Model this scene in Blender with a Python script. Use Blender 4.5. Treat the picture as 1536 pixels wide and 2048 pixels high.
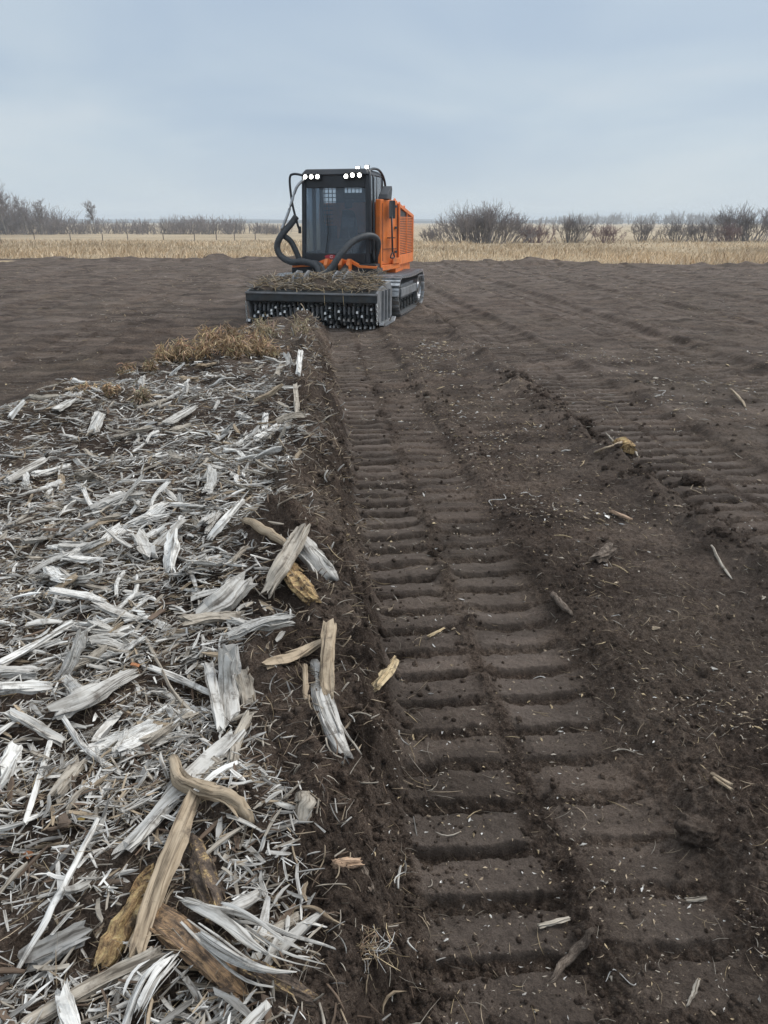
import bpy, math, random
import numpy as np
from mathutils import Vector, Matrix

# ------------------------------------------------------------------ scene, camera, light
scene = bpy.context.scene
for o in list(bpy.data.objects):
    bpy.data.objects.remove(o)
COL = scene.collection
EYE = 1.9
cam_data = bpy.data.cameras.new('camera')
cam = bpy.data.objects.new('camera', cam_data)
COL.objects.link(cam)
cam_data.sensor_fit = 'VERTICAL'
cam_data.sensor_height = 24.0
cam_data.sensor_width = 18.0
cam_data.lens = 24.0 * 1490.0 / 2048.0
cam_data.clip_start = 0.05
cam_data.clip_end = 20000
cam.location = (0, 0, EYE)
cam.rotation_euler = (math.radians(90 - 21.3), 0, 0)
scene.camera = cam

SUN_EL, SUN_AZ = math.radians(48), math.radians(65)      # azimuth from +Y, towards +X
world = bpy.data.worlds.new('World')
scene.world = world
world.use_nodes = True
nt = world.node_tree
nt.nodes.clear()


def N(tree, kind, **kw):
    n = tree.nodes.new(kind)
    for k, v in kw.items():
        if k.startswith('i_'):
            key = k[2:]
            n.inputs[int(key) if key.isdigit() else key].default_value = v
        else:
            setattr(n, k, v)
    return n


def L(tree, a, ao, b, bi):
    tree.links.new(a.outputs[ao], b.inputs[bi])


def ramp(tree, stops, interp='LINEAR'):
    r = tree.nodes.new('ShaderNodeValToRGB')
    r.color_ramp.interpolation = interp
    el = r.color_ramp.elements
    while len(el) > 1:
        el.remove(el[-1])
    el[0].position, el[0].color = stops[0][0], (*stops[0][1], 1)
    for p, c in stops[1:]:
        e = el.new(p)
        e.color = (*c, 1)
    return r


# overcast sky: Nishita daylight veiled by a high layer of stratus
wo = N(nt, 'ShaderNodeOutputWorld')
bg = N(nt, 'ShaderNodeBackground')
bg.inputs['Strength'].default_value = 0.1
L(nt, bg, 0, wo, 0)
sky = N(nt, 'ShaderNodeTexSky', sky_type='NISHITA')
sky.sun_disc = False
sky.sun_elevation = SUN_EL
sky.sun_rotation = SUN_AZ
sky.air_density = 1.0
sky.dust_density = 2.0
tc = N(nt, 'ShaderNodeTexCoord')
sep = N(nt, 'ShaderNodeSeparateXYZ')
L(nt, tc, 'Generated', sep, 0)
zc = N(nt, 'ShaderNodeMath', operation='MAXIMUM'); zc.inputs[1].default_value = 0.0
L(nt, sep, 'Z', zc, 0)
zd = N(nt, 'ShaderNodeMath', operation='ADD'); zd.inputs[1].default_value = 0.16
L(nt, zc, 0, zd, 0)
dx = N(nt, 'ShaderNodeMath', operation='DIVIDE'); L(nt, sep, 'X', dx, 0); L(nt, zd, 0, dx, 1)
dy = N(nt, 'ShaderNodeMath', operation='DIVIDE'); L(nt, sep, 'Y', dy, 0); L(nt, zd, 0, dy, 1)
cmb = N(nt, 'ShaderNodeCombineXYZ'); L(nt, dx, 0, cmb, 0); L(nt, dy, 0, cmb, 1)
mp = N(nt, 'ShaderNodeMapping'); mp.inputs['Scale'].default_value = (0.55, 0.42, 1); mp.inputs['Location'].default_value = (1.7, 4.2, 0)
L(nt, cmb, 0, mp, 0)
cn = N(nt, 'ShaderNodeTexNoise'); cn.inputs['Scale'].default_value = 1.0; cn.inputs['Detail'].default_value = 4; cn.inputs['Roughness'].default_value = 0.5
cn.inputs['Distortion'].default_value = 0.5
L(nt, mp, 0, cn, 'Vector')
cloud = ramp(nt, [(0.36, (2.75, 3.60, 4.75)), (0.46, (3.25, 4.05, 5.05)), (0.55, (3.85, 4.60, 5.35)), (0.66, (4.6, 5.15, 5.65))])
L(nt, cn, 0, cloud, 0)
hz = ramp(nt, [(0.0, (5.1, 5.75, 6.15)), (0.10, (4.9, 5.6, 6.2)), (0.25, (4.5, 5.2, 6.0)), (0.55, (6.8, 7.4, 8.1)), (1.0, (8.2, 8.7, 9.3))])
L(nt, zc, 0, hz, 0)
hf = ramp(nt, [(0.0, (.85, .85, .85)), (0.05, (.5, .5, .5)), (0.14, (.16, .16, .16)), (0.25, (.2, .2, .2)), (0.6, (.75, .75, .75)), (1, (.85, .85, .85))])
L(nt, zc, 0, hf, 0)
mx = N(nt, 'ShaderNodeMix', data_type='RGBA')
L(nt, hf, 0, mx, 'Factor'); L(nt, cloud, 0, mx, 6); L(nt, hz, 0, mx, 7)
mx2 = N(nt, 'ShaderNodeMix', data_type='RGBA'); mx2.inputs['Factor'].default_value = 0.9
L(nt, sky, 0, mx2, 6); L(nt, mx, 2, mx2, 7)
L(nt, mx2, 2, bg, 'Color')

sun_data = bpy.data.lights.new('sun', 'SUN')
sun_data.energy = 1.5
sun_data.angle = math.radians(35)
sun_data.color = (1.0, 0.97, 0.93)
sun = bpy.data.objects.new('sun', sun_data)
COL.objects.link(sun)
sd = Vector((math.sin(SUN_AZ) * math.cos(SUN_EL), math.cos(SUN_AZ) * math.cos(SUN_EL), math.sin(SUN_EL)))
sun.rotation_euler = (-sd).to_track_quat('-Z', 'Y').to_euler()

vs = scene.view_settings
vs.view_transform = 'Standard'
vs.look = 'None'
vs.exposure = 0.4
vs.gamma = 1.0
vs.use_curve_mapping = False
scene.cycles.use_denoising = True
scene.cycles.max_bounces = 6
scene.cycles.volume_bounces = 2

# ------------------------------------------------------------------ numpy noise and the shape of the ground
def _hash(ix, iy, seed):
    h = (ix.astype(np.int64) * 374761393 + iy.astype(np.int64) * 668265263 + seed * 974634777) & 0x7fffffff
    h = ((h ^ (h >> 13)) * 1274126177) & 0x7fffffff
    return ((h ^ (h >> 16)) & 0xffff) / 65535.0


def vnoise(x, y, seed=0):
    ix, iy = np.floor(x), np.floor(y)
    fx, fy = x - ix, y - iy
    fx = fx * fx * fx * (fx * (fx * 6 - 15) + 10)
    fy = fy * fy * fy * (fy * (fy * 6 - 15) + 10)
    a, b = _hash(ix, iy, seed), _hash(ix + 1, iy, seed)
    c, d = _hash(ix, iy + 1, seed), _hash(ix + 1, iy + 1, seed)
    return (a + (b - a) * fx) * (1 - fy) + (c + (d - c) * fx) * fy - 0.5


def fbm(x, y, seed=0, octv=4, gain=0.5):
    s, a = 0.0, 1.0
    for k in range(octv):
        c, sn = math.cos(0.6 * k + 0.3), math.sin(0.6 * k + 0.3)
        s = s + a * vnoise((x * c - y * sn) * 2 ** k, (x * sn + y * c) * 2 ** k, seed + 17 * k)
        a *= gain
    return s


def cells(x, y, seed=0):
    """distance to the nearest jittered point: rounded clods"""
    ix, iy = np.floor(x), np.floor(y)
    best = np.full(np.shape(x), 9.0)
    val = np.zeros(np.shape(x))
    for ox in (-1, 0, 1):
        for oy in (-1, 0, 1):
            cx, cy = ix + ox, iy + oy
            px = cx + 0.15 + 0.7 * _hash(cx, cy, seed)
            py = cy + 0.15 + 0.7 * _hash(cx, cy, seed + 5)
            d = (x - px) ** 2 + (y - py) ** 2
            m = d < best
            best = np.where(m, d, best)
            val = np.where(m, _hash(cx, cy, seed + 9), val)
    return np.sqrt(best), val


def sst(a, b, x):
    t = np.clip((x - a) / (b - a), 0, 1)
    return t * t * (3 - 2 * t)


TH = math.radians(-5.287)          # heading of the machine's passes
CT, ST = math.cos(TH), math.sin(TH)
PITCH = 0.205                      # spacing of the track pads


def to_uv(X, Y):
    return X * CT - Y * ST, X * ST + Y * CT


def from_uv(u, v):
    return u * CT + v * ST, -u * ST + v * CT


def terrain(Y):
    return np.interp(Y, [-50, 40, 100, 140, 9000], [0, 0, -0.68, -1.2, -1.2])


def edge_y(X):
    return np.interp(X, [-60, -5, 4, 18, 60], [43.5, 42.6, 38.6, 35.6, 32]) + 1.6 * fbm(X * 0.22, X * 0 + 3.3, 91, 4)


def bank_left(v):
    return np.interp(v, [0, 4.5, 7.3, 8.7, 9.3, 12.8, 16, 30], [-3.5, -3.4, -3.05, -2.3, -1.95, -1.15, -1.1, -1.1])


def bank_mask(u, v):
    """1 on top of the unmulched strip, 0 off it"""
    n = 0.17 * fbm(v * 0.9, u * 0.9 + 4, 3, 3) + 0.07 * fbm(v * 6, u * 6, 4, 3)
    right = 1 - sst(-0.04, 0.27, u + n)
    left = sst(-0.15, 0.25, u - bank_left(v) + 2.5 * n)
    return right * left * (1 - sst(13.3, 14.4, v))


def pads(u, v, u0, u1, amp, seed, wob=0.018, keep=0.75, vary=1.1, soft=0.0):
    """sawtooth of track-pad prints between u0 and u1"""
    n = fbm(u * 2.2, v * 2.2, seed, 3)
    vv = (v + wob * n + 0.03 * (u - u0) + 0.016 * fbm(u * 16, v * 16, seed + 2, 3, 0.6)) / PITCH
    k = np.floor(vv)
    ph = vv - k
    r = _hash(k, k * 0 + 1, seed)
    e = 0.035 * (_hash(k, k * 0 + 3, seed) - 0.5)
    ed = 0.02 * fbm(u * 9, v * 9, seed + 4, 2)
    m = sst(u0 - 0.03, u0 + 0.03, u + e + ed) * (1 - sst(u1 - 0.05 - soft, u1 + 0.05, u + e + ed))
    wear = np.clip(keep + vary * fbm(u * 1.7, v * 1.1, seed + 6, 2) + 0.5 * (r - 0.5), 0.05, 1.15)
    sw = 0.235 + 0.07 * (_hash(k, k * 0 + 7, seed) - 0.5)
    wall = sst(sw - 0.05, sw + 0.02, ph)                 # step up, facing back along the pass
    bar = 0.014 * (1 - 2.2 * np.clip(ph - 0.35, 0, 1) ** 1.5) - 0.010 * np.abs(ph - 0.62)
    slot = 1 - wall * (1 - sst(0.95, 1.0, ph))
    return amp * wear * m * (bar / 0.06 - slot), m * wear * (1 - slot)


def soil(X, Y, fine=True):
    """height of the soil, and how pressed / how covered in wood it is"""
    X = np.asarray(X, float); Y = np.asarray(Y, float)
    u, v = to_uv(X, Y)
    dist = np.sqrt(X * X + Y * Y)
    z = terrain(Y)
    bank = bank_mask(u, v)
    loose = np.ones(np.shape(u))
    press = np.zeros(np.shape(u))
    rut = np.zeros(np.shape(u))
    # broad unevenness
    z = z + 0.04 * fbm(u * 0.5, v * 0.12, 11, 3) + 0.02 * fbm(u * 2.0, v * 1.2, 12, 3)
    far = sst(14, 26, dist)
    # passes every 2.5 m to the right of the strip, and to the left of it
    for base, w in ((0.27, 1.0), (2.77, 1.0), (5.3, 0.95), (7.8, 0.8), (10.4, 0.75), (13.2, 0.7), (-4.5, 0.45), (-7.2, 0.4), (-10.0, 0.4), (-13, 0.4), (-16, 0.4)):
        s = int(abs(base) * 10) + 31
        main = base == 0.27
        sel = np.nonzero((u > base - 1.2) & (u < base + 2.0) & (v > 0.2))
        us, vs_ = u[sel], v[sel]
        if not len(us): continue
        wob = 0 if main else 0.25 * fbm(vs_ * 0.12, vs_ * 0 + base, s, 2) + 0.01 * np.clip(vs_ - 6, 0, 8)
        uu = us - base - wob
        dz = np.zeros(len(us)); pr = np.zeros(len(us))
        for c0, c1, a in ((0.0, 0.41, 0.066), (0.50, 0.93, 0.056)):
            p, m = pads(uu, vs_, c0, c1, a * w, s + int(c0 * 10), keep=(1.0 if main else .9) if c0 == 0 else (.55 if main else .9), vary=.55 if c0 == 0 else 1.1, soft=0.0 if c0 == 0 else 0.10)
            dz += p - 0.02 * m * w
            pr = np.maximum(pr, m * w)
        floor = sst(-0.04, 0.04, uu) * (1 - sst(0.92, 1.02, uu))
        dz -= 0.03 * floor * w
        # spilt soil between the two columns and along the outer edge
        dz -= 0.035 * w * np.exp(-((uu - 0.455) / 0.06) ** 2)
        dz += 0.03 * w * np.exp(-((uu - 0.455) / 0.09) ** 2) * np.clip(0.4 + 2.6 * fbm(us * 5, vs_ * 4, s + 3, 3), 0, 2)
        dz += 0.03 * w * np.exp(-((uu - 1.07) / 0.12) ** 2) * (0.8 + 1.5 * vnoise(us * 3, vs_ * 2.2, s + 4))
        if not main:
            rk = 1.0 if 2 < base < 3 else 0.35
            dz += 0.09 * rk * w * np.exp(-((uu + 0.30) / 0.16) ** 2) * (0.8 + 1.6 * fbm(us * 3, vs_ * 2.5, s + 6, 3))
            dz -= 0.17 * rk * w * np.exp(-((uu + 0.08) / 0.085) ** 2) * np.clip(0.5 + 2.2 * vnoise(us * 1.5, vs_ * 1.1, s + 7), 0, 1)
        z[sel] += dz
        press[sel] = np.maximum(press[sel], pr)
        rut[sel] = np.maximum(rut[sel], sst(-0.22, -0.02, uu) * (1 - sst(0.92, 1.02, uu)))
        loose[sel] *= 1 - 0.7 * floor * sst(0.05, 0.4, pr)
    # the strip still to be mulched
    top = 0.27 + 0.13 * fbm(u * 0.9, v * 0.9, 21, 3) + 0.06 * fbm(u * 4, v * 4, 22, 3)
    top = top + 0.13 * np.exp(-((u + 0.20) / 0.19) ** 2) * np.clip(0.6 + 2.6 * fbm(u * 2.5, v * 2.5, 23, 3), 0, 1.6) * sst(1.2, 2.2, v)
    z = z + bank * top
    slope = 4 * bank * (1 - bank)
    loose = np.maximum(loose * (1 - 0.5 * bank), slope)
    # heap pushed up in front of the rotor
    heap = np.exp(-((u + 0.55) / 0.62) ** 2 - ((v - 14.35) / 0.5) ** 2)
    z = z + heap * (0.03 + 0.14 * fbm(u * 2.5, v * 2.5, 24, 3))
    # fine crumb
    if fine:
        nf = 1 - sst(5, 12, dist)
        d1, v1 = cells(u * 14, v * 14, 51)
        d2, v2 = cells(u * 34 + 3, v * 34, 52)
        d4, v4 = cells(u * 62, v * 62 + 7, 66)
        dens = np.clip(0.55 + 1.5 * fbm(u * 2.3, v * 2.3, 53, 2), 0, 1)
        z = z + loose * (0.042 * dens * np.clip(0.55 - d1, 0, 1) * (v1 > 0.35) + 0.020 * np.clip(0.6 - d2, 0, 1) * nf)
        z = z + (0.18 + loose) * 0.013 * np.clip(0.6 - d4, 0, 1) * (v4 > 0.3) * (1 - sst(3, 7, dist))
        z = z + (0.35 + loose) * (0.016 * fbm(u * 9, v * 9, 54, 3) + 0.006 * fbm(u * 45, v * 45, 55, 2) * nf)
        z = z + slope * (0.17 * fbm(u * 4.5, v * 4.5, 56, 5, 0.6) + 0.05 * np.clip(0.6 - d1, 0, 1))
        z = z + bank * 0.03 * fbm(u * 11, v * 11, 59, 3)
        d3, v3 = cells(u * 2.4, v * 2.4, 57)
        z = z + sst(6, 16, dist) * np.where(u > -2.5, 0.035 * fbm(u * 3.4, v * 0.25, 58, 4, 0.65), 0.04 * fbm(u * 0.30, v * 2.6, 64, 4, 0.65)) + far * 0.03 * fbm(u * 1.6, v * 0.9, 65, 3) + loose * 0.028 * sst(4, 9, dist) * fbm(u * 3.1, v * 2.0, 63, 4, 0.6) + 0.03 * np.clip(0.4 - d3, 0, 1) * (v3 > 0.6) * loose
    # rough rim of the field, then it dips under the grass
    ye = edge_y(X)
    rim = np.exp(-((Y - ye + 1.0) / 0.9) ** 2)
    z = z + rim * (0.10 + 0.22 * np.clip(fbm(X * 0.5, Y * 0.3, 61, 3), 0, 1) + 0.10 * fbm(X * 1.6, Y * 1.6, 62, 4))
    for (mx_, my_, mr_, mh_) in ((7.3, 37.2, 0.9, 0.22), (-8.9, 42.4, 0.6, 0.25), (5.0, 38.0, 0.5, 0.22), (-13.5, 42.3, 0.8, 0.12)):
        z = z + mh_ * np.exp(-((X - mx_) ** 2 + ((Y - my_) * 0.9) ** 2) / mr_ ** 2)
    z = z - 0.9 * sst(-0.2, 2.0, Y - ye) - 0.9 * sst(46, 49, dist) * (Y < 25)
    return z, press, bank, loose, rut


def ground_z(x, y):
    return float(soil(np.array([x]), np.array([y]))[0][0])


# ------------------------------------------------------------------ mesh helpers
def tag(o, label=None, cat=None, group=None, kind=None):
    if label: o['label'] = label
    if cat:
        o['category'] = cat
        kind = kind or 'thing'
    if group: o['group'] = group
    if kind: o['kind'] = kind
    return o


def mesh_np(name, verts, faces, mat=None, smooth=True, attrs=None, loops=None):
    """verts (n,3); faces (m,k) of one size, or a list of such arrays"""
    me = bpy.data.meshes.new(name)
    fl = faces if isinstance(faces, list) else [faces]
    fl = [np.asarray(f, np.int32) for f in fl if len(f)]
    verts = np.asarray(verts, np.float32)
    me.vertices.add(len(verts))
    me.vertices.foreach_set('co', verts.ravel())
    tot = np.concatenate([np.full(len(f), f.shape[1], np.int32) for f in fl])
    idx = np.concatenate([f.ravel() for f in fl])
    me.loops.add(len(idx))
    me.loops.foreach_set('vertex_index', idx)
    me.polygons.add(len(tot))
    me.polygons.foreach_set('loop_start', np.concatenate([[0], np.cumsum(tot)[:-1]]).astype(np.int32))
    me.polygons.foreach_set('loop_total', tot)
    me.polygons.foreach_set('use_smooth', np.full(len(tot), smooth))
    for k, (typ, data) in (attrs or {}).items():
        a = me.attributes.new(k, typ, 'POINT')
        key = {'FLOAT': 'value', 'FLOAT_VECTOR': 'vector', 'FLOAT_COLOR': 'color'}[typ]
        a.data.foreach_set(key, np.asarray(data, np.float32).ravel())
    me.update(calc_edges=True)
    if mat: me.materials.append(mat)
    return me


def link(name, me, parent=None):
    o = bpy.data.objects.new(name, me)
    COL.objects.link(o)
    if parent is not None: o.parent = parent
    return o


def empty(name, loc=(0, 0, 0), rot=(0, 0, 0), parent=None):
    o = bpy.data.objects.new(name, None)
    COL.objects.link(o)
    o.location, o.rotation_euler = loc, rot
    if parent is not None: o.parent = parent
    return o


class MB:
    """collects simple solids; build() links them as one mesh"""
    def __init__(self):
        self.v, self.f = [], []

    def add(self, verts, faces):
        b = len(self.v)
        self.v += [tuple(p) for p in verts]
        self.f += [tuple(b + i for i in q) for q in faces]

    def box(self, x0, x1, y0, y1, z0, z1):
        v = [(x0, y0, z0), (x1, y0, z0), (x1, y1, z0), (x0, y1, z0), (x0, y0, z1), (x1, y0, z1), (x1, y1, z1), (x0, y1, z1)]
        self.add(v, [(3, 2, 1, 0), (4, 5, 6, 7), (0, 1, 5, 4), (1, 2, 6, 5), (2, 3, 7, 6), (3, 0, 4, 7)])
        return self

    def hexa(self, v):
        self.add(v, [(3, 2, 1, 0), (4, 5, 6, 7), (0, 1, 5, 4), (1, 2, 6, 5), (2, 3, 7, 6), (3, 0, 4, 7)])
        return self

    def prism_x(self, prof, x0, x1):
        """profile of (y, z) pushed along x"""
        n = len(prof)
        self.add([(x0, y, z) for y, z in prof] + [(x1, y, z) for y, z in prof],
                 [tuple(range(n)), tuple(range(2 * n - 1, n - 1, -1))] + [(i, n + i, n + (i + 1) % n, (i + 1) % n) for i in range(n)])
        return self

    def tube(self, pts, r, n=10, wav=0.0):
        pts = [Vector(p) for p in pts]
        up = Vector((0.31, 0.2, 0.93))
        rings = []
        b = len(self.v)
        for i, p in enumerate(pts):
            t = (pts[min(i + 1, len(pts) - 1)] - pts[max(i - 1, 0)]).normalized()
            a = t.cross(up)
            if a.length < 1e-3: a = t.cross(Vector((1, 0, 0)))
            a.normalize(); c = t.cross(a)
            rr = (r[i] if isinstance(r, (list, tuple)) else r) * (1 + (wav if i % 2 else -wav))
            for k in range(n):
                q = 2 * math.pi * k / n
                self.v.append(tuple(p + a * math.cos(q) * rr + c * math.sin(q) * rr))
        for i in range(len(pts) - 1):
            for k in range(n):
                self.f.append((b + i * n + k, b + i * n + (k + 1) % n, b + (i + 1) * n + (k + 1) % n, b + (i + 1) * n + k))
        self.f.append(tuple(b + k for k in range(n))[::-1])
        self.f.append(tuple(b + (len(pts) - 1) * n + k for k in range(n)))
        return self

    def build(self, name, mat, parent=None, smooth=False, bevel=0.0):
        me = bpy.data.meshes.new(name)
        me.from_pydata(self.v, [], self.f)
        me.materials.append(mat)
        if smooth:
            me.polygons.foreach_set('use_smooth', [True] * len(me.polygons))
        me.update()
        o = link(name, me, parent)
        if bevel:
            m = o.modifiers.new('bevel', 'BEVEL'); m.width = bevel; m.segments = 2; m.limit_method = 'ANGLE'
        return o


def spline(ctrl, n=24):
    """Catmull-Rom through the control points"""
    c = [np.array(p, float) for p in ctrl]
    c = [2 * c[0] - c[1]] + c + [2 * c[-1] - c[-2]]
    out = []
    segs = len(c) - 3
    for i in range(n):
        t = i / (n - 1) * segs
        k = min(int(t), segs - 1); t -= k
        p0, p1, p2, p3 = c[k:k + 4]
        out.append(tuple(0.5 * (2 * p1 + (p2 - p0) * t + (2 * p0 - 5 * p1 + 4 * p2 - p3) * t * t + (3 * p1 - p0 - 3 * p2 + p3) * t ** 3)))
    return out


# ------------------------------------------------------------------ materials
def mat_new(name):
    m = bpy.data.materials.new(name)
    m.use_nodes = True
    t = m.node_tree
    return m, t, t.nodes['Principled BSDF']


def mat_soil():
    m, t, b = mat_new('soil')
    g = N(t, 'ShaderNodeNewGeometry')
    at = N(t, 'ShaderNodeAttribute', attribute_name='press')
    ab = N(t, 'ShaderNodeAttribute', attribute_name='bank')
    n1 = N(t, 'ShaderNodeTexNoise', i_Scale=1.6, i_Detail=6, i_Roughness=0.6)
    n2 = N(t, 'ShaderNodeTexNoise', i_Scale=34, i_Detail=8, i_Roughness=0.78)
    n3 = N(t, 'ShaderNodeTexNoise', i_Scale=160, i_Detail=4, i_Roughness=0.7)
    for n in (n1, n2, n3): L(t, g, 'Position', n, 'Vector')
    c1 = ramp(t, [(0.24, (.039, .0262, .019)), (0.5, (.100, .0715, .0535)), (0.76, (.192, .148, .116))])  # soil tones with crumb shade put in: bump hollows come out darker
    add = N(t, 'ShaderNodeMath', operation='ADD'); L(t, n1, 0, add, 0)
    s2 = N(t, 'ShaderNodeMath', operation='MULTIPLY_ADD', i_1=1.3, i_2=-0.65); L(t, n2, 0, s2, 0); L(t, s2, 0, add, 1)
    s3 = N(t, 'ShaderNodeMath', operation='MULTIPLY_ADD', i_1=1.0, i_2=-0.5); L(t, n3, 0, s3, 0)
    ad3 = N(t, 'ShaderNodeMath', operation='ADD'); L(t, add, 0, ad3, 0); L(t, s3, 0, ad3, 1)
    L(t, ad3, 0, c1, 0)
    # pressed pads dry to a greyer tone; the outer field's grazing light is painted alike
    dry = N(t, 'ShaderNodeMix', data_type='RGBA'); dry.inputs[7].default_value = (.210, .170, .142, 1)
    gz = N(t, 'ShaderNodeAttribute', attribute_name='graze_light')
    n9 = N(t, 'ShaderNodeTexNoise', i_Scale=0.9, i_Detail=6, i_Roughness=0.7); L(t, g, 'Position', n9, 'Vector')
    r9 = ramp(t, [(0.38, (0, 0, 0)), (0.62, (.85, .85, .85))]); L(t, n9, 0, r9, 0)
    am = N(t, 'ShaderNodeMath', operation='MULTIPLY'); L(t, gz, 'Fac', am, 0); L(t, r9, 0, am, 1)
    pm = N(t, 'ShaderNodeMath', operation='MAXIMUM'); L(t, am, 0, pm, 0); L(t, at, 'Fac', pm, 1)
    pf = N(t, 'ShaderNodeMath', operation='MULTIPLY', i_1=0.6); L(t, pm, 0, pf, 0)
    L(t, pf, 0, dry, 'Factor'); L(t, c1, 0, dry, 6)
    # pale specks of chaff and root hair worked into the soil
    n4 = N(t, 'ShaderNodeTexVoronoi', i_Scale=70.0, i_Randomness=1.0); L(t, g, 'Position', n4, 'Vector')
    sp = N(t, 'ShaderNodeMath', operation='LESS_THAN', i_1=0.20); L(t, n4, 'Distance', sp, 0)
    n5 = N(t, 'ShaderNodeTexNoise', i_Scale=2.2, i_Detail=3); L(t, g, 'Position', n5, 'Vector')
    r5 = ramp(t, [(0.42, (0, 0, 0)), (0.62, (.55, .55, .55))]); L(t, n5, 0, r5, 0)
    sf = N(t, 'ShaderNodeMath', operation='MULTIPLY'); L(t, sp, 0, sf, 0); L(t, r5, 0, sf, 1)
    spk = N(t, 'ShaderNodeMix', data_type='RGBA'); spk.inputs[7].default_value = (.26, .21, .15, 1)
    L(t, sf, 0, spk, 'Factor'); L(t, dry, 2, spk, 6)
    # chaff tint on worked strips
    n6 = N(t, 'ShaderNodeTexNoise', i_Scale=0.35, i_Detail=4); L(t, g, 'Position', n6, 'Vector')
    r6 = ramp(t, [(0.5, (0, 0, 0)), (0.75, (.35, .35, .35))]); L(t, n6, 0, r6, 0)
    ch = N(t, 'ShaderNodeMix', data_type='RGBA'); ch.inputs[7].default_value = (.105, .085, .058, 1)
    L(t, r6, 0, ch, 'Factor'); L(t, spk, 2, ch, 6)
    # streaks of darker and lighter soil across the field
    mps = N(t, 'ShaderNodeMapping'); mps.inputs['Scale'].default_value = (0.7, 2.6, 1); L(t, g, 'Position', mps, 0)
    n7 = N(t, 'ShaderNodeTexNoise', i_Scale=1.0, i_Detail=7, i_Roughness=0.65); L(t, mps, 0, n7, 'Vector')
    r7 = ramp(t, [(0.34, (.50, .48, .46)), (0.5, (1, 1, 1)), (0.66, (1.45, 1.43, 1.41))]); L(t, n7, 0, r7, 0)
    st = N(t, 'ShaderNodeMix', data_type='RGBA', blend_type='MULTIPLY'); st.inputs['Factor'].default_value = 0.9
    L(t, ch, 2, st, 6); L(t, r7, 0, st, 7)
    L(t, st, 2, b, 'Base Color')
    b.inputs['Roughness'].default_value = 0.96
    b.inputs['Specular IOR Level'].default_value = 0.25
    n8 = N(t, 'ShaderNodeTexNoise', i_Scale=7.0, i_Detail=7, i_Roughness=0.7); L(t, g, 'Position', n8, 'Vector')
    bu0 = N(t, 'ShaderNodeBump', i_Strength=0.8, i_Distance=0.05); L(t, n8, 0, bu0, 'Height')
    bu1 = N(t, 'ShaderNodeBump', i_Strength=1.0, i_Distance=0.035); L(t, n2, 0, bu1, 'Height'); L(t, bu0, 0, bu1, 'Normal')
    bu2 = N(t, 'ShaderNodeBump', i_Strength=1.0, i_Distance=0.009); L(t, n3, 0, bu2, 'Height'); L(t, bu1, 0, bu2, 'Normal')
    L(t, bu2, 0, b, 'Normal')
    return m


def mat_plain(name, col, rough=0.5, metal=0.0, var=0.25, scale=8.0, bump=0.0, dirt=None, dirt_amt=0.5, spec=0.5):
    m, t, b = mat_new(name)
    tc = N(t, 'ShaderNodeTexCoord')
    n = N(t, 'ShaderNodeTexNoise', i_Scale=scale, i_Detail=6, i_Roughness=0.6); L(t, tc, 'Object', n, 'Vector')
    lo = tuple(c * (1 - var) for c in col); hi = tuple(min(1, c * (1 + var)) for c in col)
    r = ramp(t, [(0.3, lo), (0.7, hi)]); L(t, n, 0, r, 0)
    src = (r, 0)
    if dirt:
        n2 = N(t, 'ShaderNodeTexNoise', i_Scale=scale * 0.6, i_Detail=8, i_Roughness=0.7); L(t, tc, 'Object', n2, 'Vector')
        r2 = ramp(t, [(0.48, (0, 0, 0)), (0.72, (dirt_amt,) * 3)]); L(t, n2, 0, r2, 0)
        mx = N(t, 'ShaderNodeMix', data_type='RGBA'); mx.inputs[7].default_value = (*dirt, 1)
        L(t, r2, 0, mx, 'Factor'); L(t, r, 0, mx, 6)
        src = (mx, 2)
        rr = N(t, 'ShaderNodeMapRange', i_3=rough, i_4=min(1, rough + 0.35)); L(t, r2, 0, rr, 0); L(t, rr, 0, b, 'Roughness')
    else:
        b.inputs['Roughness'].default_value = rough
    L(t, src[0], src[1], b, 'Base Color')
    b.inputs['Metallic'].default_value = metal
    b.inputs['Specular IOR Level'].default_value = spec
    if bump:
        bu = N(t, 'ShaderNodeBump', i_Strength=bump, i_Distance=0.02); L(t, n, 0, bu, 'Height'); L(t, bu, 0, b, 'Normal')
    return m


def mat_grassland():
    m, t, b = mat_new('dry_meadow')
    g = N(t, 'ShaderNodeNewGeometry')
    mp = N(t, 'ShaderNodeMapping'); mp.inputs['Scale'].default_value = (0.02, 0.012, 0.05); L(t, g, 'Position', mp, 0)
    n1 = N(t, 'ShaderNodeTexNoise', i_Scale=1.0, i_Detail=8, i_Roughness=0.6); L(t, mp, 0, n1, 'Vector')
    mp2 = N(t, 'ShaderNodeMapping'); mp2.inputs['Scale'].default_value = (1.4, 0.6, 1); L(t, g, 'Position', mp2, 0)
    n2 = N(t, 'ShaderNodeTexNoise', i_Scale=1.0, i_Detail=6, i_Roughness=0.7); L(t, mp2, 0, n2, 'Vector')
    ad = N(t, 'ShaderNodeMath', operation='MULTIPLY_ADD', i_1=0.6, i_2=-0.3); L(t, n2, 0, ad, 0)
    a2 = N(t, 'ShaderNodeMath', operation='ADD'); L(t, n1, 0, a2, 0); L(t, ad, 0, a2, 1)
    r = ramp(t, [(0.25, (.20, .15, .10)), (0.42, (.38, .295, .19)), (0.58, (.48, .38, .25)), (0.75, (.58, .47, .32))]); L(t, a2, 0, r, 0)
    L(t, r, 0, b, 'Base Color')
    b.inputs['Roughness'].default_value = 0.95
    b.inputs['Specular IOR Level'].default_value = 0.2
    bu = N(t, 'ShaderNodeBump', i_Strength=0.6, i_Distance=0.2); L(t, n2, 0, bu, 'Height'); L(t, bu, 0, b, 'Normal')
    return m


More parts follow.
